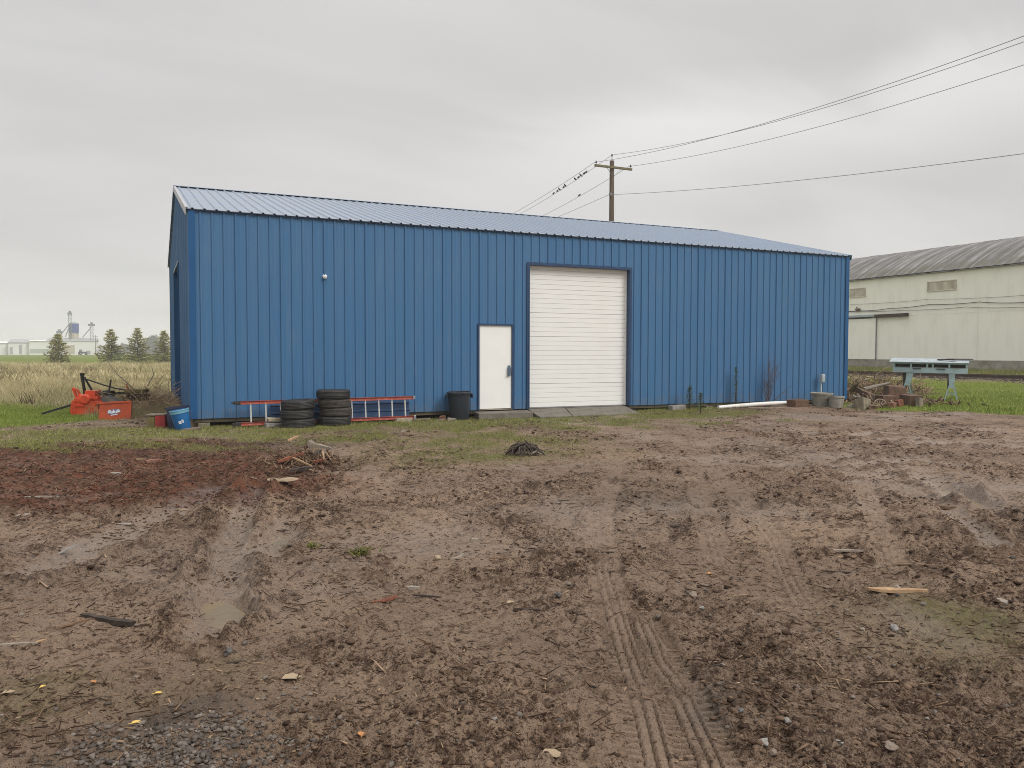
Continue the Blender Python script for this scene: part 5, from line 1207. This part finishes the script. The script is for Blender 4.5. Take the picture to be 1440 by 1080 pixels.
# ------------------------------------------------------------------ implement, orange panel, bucket
til = thing('rotary_tiller', 'orange tractor rotary tiller with black mast parked on the grass', 'tiller', (-2.07, 5.12, hz(-2.07, 5.12)-.02), (0, 0, -YAW)); til.scale = (.94, 1, .86)
Mx = np.array([[1, 0, 0], [0, 0, 1], [0, 1, 0]])   # prism drawn in x-z, pushed along y
mb = MB(); mb.prism([(-.36, .10), (-.30, .02), (.12, .02), (.20, .14), (.22, .32), (.14, .48), (.02, .58), (-.20, .60), (-.30, .48), (-.37, .28)], -.32, .32, Mx); bevel(mb.build('hood', M['orange'], til), .03, 3)
for y_ in (-.36, .36):
    mb = MB(); mb.prism([(-.40, .12), (-.33, 0), (.15, 0), (.26, .14), (.20, .40), (-.05, .52), (-.34, .42)], y_-.012, y_+.012, Mx); bevel(mb.build('side_plate', M['orange'], til), .006)
mb = MB(); mb.box((-.10, -.36, .44), (.34, .06, .10)); mb.box((-.10, -.385, .28), (.30, .03, .05)); mb.box((-.28, -.36, .26), (.06, .06, .34)); mb.box((.10, -.37, .24), (.05, .05, .32)); bevel(mb.build('hood_rib', M['orange'], til), .008)
mb = MB(); mb.lathe([(0, -.06), (.12, -.06), (.15, -.03), (.15, .03), (.12, .06), (0, .06)], 20, rotm3(math.pi/2, 0, 0), (.02, -.36, .46)); mb.box((.02, 0, .62), (.28, .30, .16)); bevel(mb.build('gearbox', M['orange'], til), .01)
mb = MB(); mb.bar((-.30, -.2, .50), (-.40, -.2, .78), .06, .05); mb.bar((-.40, -.2, .78), (-.26, -.2, .70), .05, .05); mb.bar((-.22, -.2, .6), (-.27, -.2, .70), .05, .05); mb.build('hitch_arm', M['orange'], til)
mb = MB(); mb.bar((-.16, -.05, .55), (-.24, -.05, 1.16), .07, .05); mb.bar((-.02, .15, .55), (-.21, .0, 1.10), .05, .05); mb.box((-.23, -.05, 1.17), (.08, .07, .08)); mb.build('mast', M['black_steel'], til)
mb = MB(); mb.tube([(-.2, -.05, 1.06), (.25, 0, .88), (.60, .03, .76), (1.0, .05, .70), (1.40, .1, .68)], .022, 7); mb.build('top_link', M['black_steel'], til)
mb = MB(); mb.bar((-.2, .05, .60), (1.35, .2, .62), .09, .07); mb.tube([(.0, .1, .60), (.50, .15, .60)], .05, 10); mb.build('toolbar', M['black_steel'], til)
mb = MB(); mb.box((.50, -.10, .60), (.22, .22, .20)); mb.tube([(.50, -.1, .62), (.56, -.1, 1.02)], .022, 6); mb.lathe([(0, -.09), (.08, -.09), (.1, 0), (.08, .09), (0, .09)], 12, rotm3(0, 1.2, 0), (.46, -.14, .62)); mb.build('shift_housing', M['black_steel'], til)
mb = MB(); mb.prism([(.36, .16), (.62, .18), (1.10, .20), (1.22, .28), (.72, .54), (.58, .58), (.36, .52)], -.23, -.20, Mx); mb.build('side_shield', M['grey_shield'], til)
mb = MB(); mb.box((1.18, .02, .69), (.52, .30, .10)); bevel(mb.build('chain_guard', M['olive_metal'], til), .01)
mb = MB(); mb.bar((1.02, -.10, .74), (.96, -.10, .90), .05, .03); mb.build('red_lever', M['orange_dull'], til)
mb = MB(); mb.bar((.08, -.33, .36), (.46, -.36, .38), .04, .09); mb.bar((.22, -.36, .36), (.38, -.40, .05), .03, .10); mb.box((.24, -.34, .52), (.26, .08, .08)); mb.build('skid_bracket', M['orange'], til)
mb = MB(); mb.bar((-.36, -.30, .30), (-1.02, -.55, .06), .05, .06); mb.build('drawbar', M['black_steel'], til)
mb = MB()
for k in range(10):
    x_ = .86+.065*k
    for a in range(5): t = a*1.26+k*.5; mb.bar((x_, .05, .40), (x_+.02, .05+.26*math.cos(t), .40+.26*math.sin(t)), .03, .012)
mb.tube([(.8, .05, .4), (1.5, .05, .4)], .07, 10); mb.build('tine_rotor', M['rust'], til)
mb = MB(); mb.prism([(.78, .12), (1.50, .12), (1.52, .40), (1.40, .60), (1.20, .66), (.80, .60)], .30, .33, Mx); mb.build('rear_flap', M['black_steel'], til)
pan = thing('orange_panel', 'loose dull orange shield panel with white script leaning before the tiller', 'panel', (-1.50, 2.72, hz(-1.5, 2.72)-.02), (math.radians(-12), math.radians(-3), -YAW+.02))
def rrect(w_, h_, r_, tl=.0, n=5):
    P = []
    for cx_, cy_, a0_ in ((w_/2-r_, r_, -math.pi/2), (w_/2-r_-.0, h_-r_, 0), (-w_/2+r_+tl, h_-r_, math.pi/2), (-w_/2+r_, r_, math.pi)):
        for k in range(n): a = a0_+math.pi/2*k/(n-1); P.append((cx_+r_*math.cos(a), cy_+r_*math.sin(a)))
    return P
mb = MB(); mb.prism(rrect(.74, .44, .05, .02), -.012, .012, Mx); mb.build('panel_sheet', M['orange_dull'], pan)
mb = MB(); mb.prism(rrect(.74, .045, .02), -.035, -.013, Mx, (0, 0, .395)); mb.prism(rrect(.05, .40, .02), -.03, -.013, Mx, (.35, 0, .02)); bevel(mb.build('panel_lip', M['orange_dull'], pan), .004)
mb = MB()  # printed mark: a tilted oval of blue behind a loose white script and underline
mb.add([(.155*math.cos(t)*1.0-.02, -.0165, .205+.062*math.sin(t)+.10*.155*math.cos(t)) for t in np.linspace(0, 2*math.pi, 25)[:-1]], [tuple(range(24))]); mb.build('logo_ground', M['decal_blue'], pan)
def stroke(P, wd=.020, y=-.019):
    mb_ = MB(); P = np.array(P, float)
    for a, b in zip(P[:-1], P[1:]):
        d = b-a; d /= np.linalg.norm(d)+1e-9; nrm = np.array([-d[1], d[0]])*wd/2; e = d*wd*.25
        mb_.add([(q[0], y, q[1]) for q in (a-nrm-e, b-nrm+e, b+nrm+e, a+nrm-e)], [(0, 1, 2, 3)]); y -= .0001
    return mb_
marks = [[(-.15, .18), (-.135, .235), (-.11, .245), (-.10, .225), (-.12, .20), (-.10, .175)], [(-.085, .215), (-.085, .175), (-.06, .18), (-.055, .22), (-.055, .17)], [(-.03, .25), (-.03, .18), (-.005, .185), (0, .215), (-.02, .22)], [(.02, .19), (.045, .225), (.06, .22), (.05, .18), (.025, .19)],
         [(.075, .26), (.075, .19), (.11, .235)], [(.085, .215), (.12, .195)], [(-.08, .125), (.06, .145)]]
mb = MB()
for P in marks:
    m_ = stroke(P); mb.add(np.concatenate(m_.v), m_.f)
mb.build('logo_script', M['decal'], pan)
# bucket standing against the corner
bz = hz(-.25, -.3)
st = block(-.07, -.54, bz-.04, (.36, .26, .07), .2, 'tan_stone', 'flat_stone', 'flat tan stone under the leaning blue bucket', 'stone', .02)
bkt = thing('blue_bucket', 'blue plastic bucket with white print leaning at the left corner', 'bucket', (-.19, -.44, bz+.02), (math.radians(4), math.radians(-10), -.45))
pr = [(0, 0), (.145, 0), (.150, .01), (.172, .33), (.185, .332), (.186, .355), (.178, .358), (.182, .385), (.190, .39), (.186, .405), (.170, .405), (.142, .03), (0, .02)]
mb = MB(); mb.lathe(pr[:4], 36); mb.lathe(pr[9:], 36); smooth_by_angle(mb.build('bucket_wall', M['bucket'], bkt), 40)
mb = MB(); mb.lathe(pr[3:10], 36); smooth_by_angle(mb.build('bucket_rim', M['bucket_rim'], bkt), 40)
mb = MB(); P = [(.195*math.cos(t), .195*math.sin(t)*.35-.10*math.sin(t), .36-.20*math.sin(t)) for t in np.linspace(0, math.pi, 15)]; mb.tube([(x_, y_+.10, z_) for x_, y_, z_ in P], .004, 5); mb.build('wire_handle', M['steel'], bkt)
mb = MB(); A0 = -math.pi/2+.35     # white print wrapped on the wall
def on_wall(a, z): r_ = .1505+(z-.01)/.32*.022+.0012; return (r_*math.cos(A0+a), r_*math.sin(A0+a), z)
for a0_, a1_, z0, z1 in ((-.28, .02, .17, .185), (-.28, -.20, .13, .185), (-.28, .02, .13, .145), (-.06, .02, .13, .185), (.08, .16, .15, .20), (.08, .30, .19, .205), (.12, .28, .155, .167), (.24, .30, .14, .20), (-.18, -.08, .15, .165)):
    n = 4; A_ = np.linspace(a0_, a1_, n); mb.add([on_wall(a, z0) for a in A_]+[on_wall(a, z1) for a in A_], [(i, i+1, n+i+1, n+i) for i in range(n-1)])
mb.build('bucket_print', M['decal'], bkt)
lb = thing('navy_crate', 'dark navy crate standing behind the blue bucket', 'crate', (-.24, -.06, bz), (0, math.radians(-6), -.3))
mb = MB(); mb.box((0, 0, .02), (.36, .26, .03)); mb.box((0, -.125, .23), (.36, .015, .44)); mb.box((0, .125, .23), (.36, .015, .44)); mb.box((-.175, 0, .23), (.015, .235, .44)); mb.box((.175, 0, .23), (.015, .235, .44)); bevel(mb.build('crate_shell', M['navy'], lb), .008)
mb = MB(); mb.box((0, -.14, .44), (.39, .02, .04)); mb.box((0, .14, .44), (.39, .02, .04)); mb.box((-.19, 0, .44), (.02, .26, .04)); mb.box((.19, 0, .44), (.02, .26, .04)); mb.build('crate_rim', M['navy'], lb)
rb = thing('red_crate', 'small red box with dark end left behind the blue bucket', 'crate', (-.62, .25, hz(-.62, .25)), (0, 0, -.35))
mb = MB(); mb.box((.06, 0, .13), (.20, .22, .26)); bevel(mb.build('crate_shell', M['red'], rb), .01)
mb = MB(); mb.box((-.12, 0, .12), (.14, .22, .22)); bevel(mb.build('dark_end', M['olive_metal'], rb), .01)
mb = MB(); mb.box((-.03, 0, .27), (.36, .24, .02)); mb.build('crate_lid', M['wood_tan'], rb)

# ------------------------------------------------------------------ conifers at the field edge
def conifer(px, top_py, base_py, half_w, label, seed, n=2600):
    p = at(px, base_py); h = at_plane(px, top_py, 1, p[1])[2]-p[2]; R = half_w; r_ = np.random.default_rng(seed)
    o = thing('conifer_tree', label, 'tree', (p[0], p[1], -.2)); MB().tube([(0, 0, -.1), (.03, 0, h*.5), (0, 0, h*.99)], [.10, .06, .012], 7).build('trunk', M['bark'], o)
    C, D, T = [], [], []; mb = MB(); nw = 15
    for k in range(nw):
        t = .05+.93*(k/(nw-1))**.92; rr = 1.16*R*(1-t)**.80*r_.uniform(.65, 1.25)+.05; nb_ = int(9-4*t)
        for b in range(nb_):
            a = 6.283*b/nb_+r_.uniform(-.35, .35)+k; lb_ = rr*r_.uniform(.72, 1.15); e = .05+.55*t+r_.uniform(-.12, .12)
            tip = np.array([lb_*math.cos(a), lb_*math.sin(a), t*h+lb_*e*.5]); b0_ = np.array([0, 0, t*h-.05*h*(1-t)])
            mb.tube([b0_, tip], [.018, .005], 3, cap=False)
            m_ = int(10+26*lb_/R); s_ = r_.uniform(.12, 1.0, m_)
            C.append(b0_+(tip-b0_)*s_[:, None]+r_.normal(0, .055, (m_, 3))*(1+.6*(1-t))); ad = a+r_.normal(0, .7, m_)
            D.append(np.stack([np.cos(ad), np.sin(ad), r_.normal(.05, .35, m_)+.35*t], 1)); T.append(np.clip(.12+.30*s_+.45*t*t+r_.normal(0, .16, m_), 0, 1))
    tag(mb.build('branches', M['bark'], o), kind='stuff')
    C, D, T = np.concatenate(C), np.concatenate(D), np.concatenate(T); D /= np.linalg.norm(D, axis=1)[:, None]; n = len(C)
    ln = r_.uniform(.16, .34, n)*R/1.6; S_ = np.cross(D, r_.normal(0, 1, (n, 3))); S_ /= np.linalg.norm(S_, axis=1)[:, None]; S_ *= (ln*.22)[:, None]
    V = np.stack([C-S_, C+S_, C+D*ln[:, None]], 1).reshape(-1, 3)
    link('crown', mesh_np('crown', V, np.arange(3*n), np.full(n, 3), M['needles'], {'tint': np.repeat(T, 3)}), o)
conifer(82, 470, 512, 1.65, 'small bushy young conifer standing alone, farthest left', 1)
conifer(157, 464, 511, 1.75, 'slim young conifer second from the left at the field edge', 2)
conifer(194, 462, 511, 1.85, 'broad young conifer between the slim one and the building', 3)
conifer(231, 466, 511, 1.75, 'young conifer half hidden by the corner of the blue building', 4)

# ------------------------------------------------------------------ far facility
YF = 400.0
fx = lambda px, d=0: at_plane(px, 497, 1, YF+d)[0]
fz = lambda py, px=60: at_plane(px, py, 1, YF)[2]
GZ = -.2
def shed(name, label, px0, px1, eave, ridge, dep, m, roof_m, dy=0, win=()):
    x0_, x1_ = fx(px0), fx(px1); w_ = x1_-x0_; ze, zr = fz(eave)-GZ, fz(ridge)-GZ; o = thing(name, label, 'farm building', ((x0_+x1_)/2, YF+dy, GZ))
    mb = MB(); mb.box((0, dep/2, ze/2), (w_, dep, ze)); mb.build('walls', M[m], o)
    mb = MB(); sl = (zr-ze)
    mb.add([(-w_/2-.3, -.4, ze+.02), (w_/2+.3, -.4, ze+.02), (w_/2+.3, dep/2, zr), (-w_/2-.3, dep/2, zr), (-w_/2-.3, dep+.4, ze+.02), (w_/2+.3, dep+.4, ze+.02)], [(0, 1, 2, 3), (3, 2, 5, 4), (0, 3, 4), (1, 5, 2), (0, 4, 5, 1)]); mb.build('roof', M[roof_m], o)
    for (a, b, t0, t1, mm, nm) in win:
        xa, xb = fx(a)-(x0_+x1_)/2, fx(b)-(x0_+x1_)/2; za, zb_ = fz(t1)-GZ, fz(t0)-GZ; za = max(za, 0.02)
        mb = MB(); mb.box(((xa+xb)/2, -.05, (za+zb_)/2), (xb-xa, .12, zb_-za)); mb.build(nm, M[mm], o)
    return o
shed('storage_shed', 'far white shed running out of the left picture edge', -40, 12, 483, 480, 18, 'fac_white', 'fac_white', 3)
shed('storage_shed', 'far white shed with grey ridge and two grey doors', 12, 43, 482, 477, 20, 'fac_white', 'fac_grey', 0, [(14, 18, 488, 498, 'fac_grey', 'door'), (27, 31, 485, 498, 'fac_grey', 'door')])
shed('storage_shed', 'far white shed with green lower wall beside the elevator hall', 42, 74, 480, 478, 16, 'fac_white', 'fac_white', -2, [(43, 71, 490.5, 496.5, 'fac_green', 'lower_wall')])
shed('elevator_hall', 'large far white hall with grey roof under the grain towers', 66, 134, 479, 474, 30, 'fac_white', 'fac_grey', 1, [(93, 105, 485, 497.5, 'fac_tan', 'door'), (121, 127, 493, 498, 'fac_grey', 'door')])
shed('small_shed', 'low far white shed right of the grain towers', 135, 150, 493, 490, 8, 'fac_white', 'fac_grey', 2)
sx_ = fx(104.5, 12); silo = thing('grain_silo', 'far tan silo with square blue head above the white hall', 'silo', (sx_, YF+12, GZ))
zs = lambda py: at_plane(104, py, 1, YF+12)[2]-GZ
mb = MB(); mb.lathe([(2.0, 0), (2.0, zs(468)), (0, zs(468)+.01)], 20); smooth_by_angle(mb.build('silo_body', M['fac_tan'], silo))
mb = MB(); mb.box((0, 0, (zs(468)+zs(455))/2), (4.1, 4.1, zs(455)-zs(468))); bevel(mb.build('blue_head', M['fac_blue'], silo), .05)
mb = MB(); mb.lathe([(2.2, zs(455)), (1.2, zs(453.5)), (0.4, zs(452.5)), (0, zs(452))], 16); mb.build('silo_cap', M['fac_grey'], silo)
def tower(px, top, label, wd, head, dy, spout=None, name='elevator_tower'):
    x_ = fx(px, dy); zt_ = at_plane(px, top, 1, YF+dy)[2]-GZ; o = thing(name, label, 'tower', (x_, YF+dy, GZ)); mb = MB()
    for a in (-1, 1):
        for b in (-1, 1): mb.bar((a*wd/2, b*wd/2, 0), (a*wd/2, b*wd/2, zt_), .14, .14)
    z = 1.0
    while z < zt_-1.5:
        for a in (-1, 1): mb.bar((-wd/2*a, -wd/2, z), (wd/2*a, -wd/2, z+1.6), .08, .08); mb.bar((-wd/2, a*wd/2, z), (wd/2, a*wd/2, z), .08, .08)
        z += 1.6
    mb.build('lattice', M['fac_steel'], o)
    mb = MB(); mb.box((0, 0, zt_), (wd*head, wd*1.3, .9)); mb.box((0, 0, zt_+.8), (wd*.8, wd*.8, .9)); mb.box((0, 0, zt_-.9), (wd*1.5, wd*1.5, .12)); mb.build('head_house', M['fac_steel'], o)
    if spout:
        for (dx, z0, z1) in spout: MB().tube([(0, -wd/2, z0), (dx, -wd/2, z1)], .22, 6).build('spout', M['fac_steel'], o)
    return o
tower(99.2, 441, 'tallest far elevator tower left of the blue silo head', 1.1, 1.7, 9, [(-4.8, 14.8, 8.0), (-1.9, 14.2, 8.4)])
tower(129.5, 457, 'far elevator tower with slanted spout right of the silo', 1.2, 2.4, 6, [(-3.8, 13.2, 8.2)])
tower(84, 467, 'shortest far elevator tower left of the silo', 1.5, 1.6, 8)
mb = MB(); o = thing('utility_pole', 'thin far utility pole right of the grain towers', 'pole', (fx(134.5, -6), YF-6, GZ)); zt_ = fz(471)-GZ
mb.tube([(0, 0, 0), (0, 0, zt_)], [.16, .11], 8); mb.build('pole_shaft', M['pole'], o); mb = MB(); mb.box((0, -.15, zt_-.6), (2.2, .12, .14)); mb.build('crossarm', M['arm'], o)
tr = thing('tractor', 'dark far tractor parked before the elevator hall', 'tractor', (fx(116.5, -14), YF-14, GZ), 0)
mb = MB(); mb.prism([(-.3, .8), (1.7, .8), (1.75, 1.45), (.2, 1.55), (-.3, 1.5)], -.45, .45, Mx); mb.build('hood', M['black_steel'], tr)
mb = MB(); mb.prism([(-1.5, .9), (-.2, .9), (-.2, 2.3), (-.4, 2.55), (-1.4, 2.55), (-1.5, 2.2)], -.7, .7, Mx); mb.build('cab', M['fac_steel'], tr)
for (x_, r_) in ((-1.0, .85), (1.3, .55)):
    for y_ in (-.85, .85): mb = MB(); mb.lathe([(.3*r_, -.2), (r_*.92, -.22), (r_, -.15), (r_, .15), (r_*.92, .22), (.3*r_, .2)], 18, rotm3(math.pi/2, 0, 0), (x_, y_, r_)); mb.build('wheel', M['rubber'], tr)
def far_tree(px, top, base, hw, label, seed, dist):
    x_ = at_plane(px, 497, 1, dist)[0]; h = at_plane(px, top, 1, dist)[2]-GZ; r_ = np.random.default_rng(seed); n = 1500
    o = thing('far_tree', label, 'tree', (x_, dist, GZ)); MB().tube([(0, 0, 0), (0, 0, h*.7)], [.4, .15], 6).build('trunk', M['bark'], o)
    t = r_.uniform(.1, 1, n); rad = hw*np.sqrt(r_.uniform(0, 1, n))*np.clip(np.sin(t*2.6+.35), .12, 1); a = r_.uniform(0, 6.283, n)
    C = np.stack([rad*np.cos(a), rad*np.sin(a), t*h], 1)+r_.normal(0, .3, (n, 3)); V = (C[:, None, :]+r_.normal(0, .55, (n, 3, 3))).reshape(-1, 3)
    V[:, 2] = np.maximum(V[:, 2], .1)
    link('crown', mesh_np('crown', V, np.arange(3*n), np.full(n, 3), M['far_crown'], {'tint': np.repeat(r_.uniform(0, 1, n), 3)}), o)
far_tree(216, 473, 497, 5.5, 'hazy far tree with a peaked crown behind the young conifers', 11, 560)
far_tree(207, 481, 497, 5.0, 'low hazy far tree left of the peaked one', 12, 560)
far_tree(225, 483, 497, 6.0, 'low hazy far tree right of the peaked one', 13, 560)
far_tree(174, 485, 497, 5.0, 'faint round far tree between the slim and broad conifers', 14, 650)
far_tree(163, 487, 497, 4.0, 'faint low far tree behind the slim conifer', 15, 650)

# ------------------------------------------------------------------ haze
hm = bpy.data.materials.new('thin_haze'); hm.use_nodes = True; t = NT(hm.node_tree); t.n.clear()
pv = t.new('ShaderNodeVolumePrincipled'); pv.inputs['Color'].default_value = (.96, .96, .965, 1); pv.inputs['Density'].default_value = .0008; pv.inputs['Anisotropy'].default_value = 0.0
ou = t.new('ShaderNodeOutputMaterial'); t.l.new(pv.outputs[0], ou.inputs['Volume'])
mb = MB(); mb.box((0, 0, 13.4), (3000, 3000, 30.0)); tag(mb.build('haze', hm), kind='stuff')
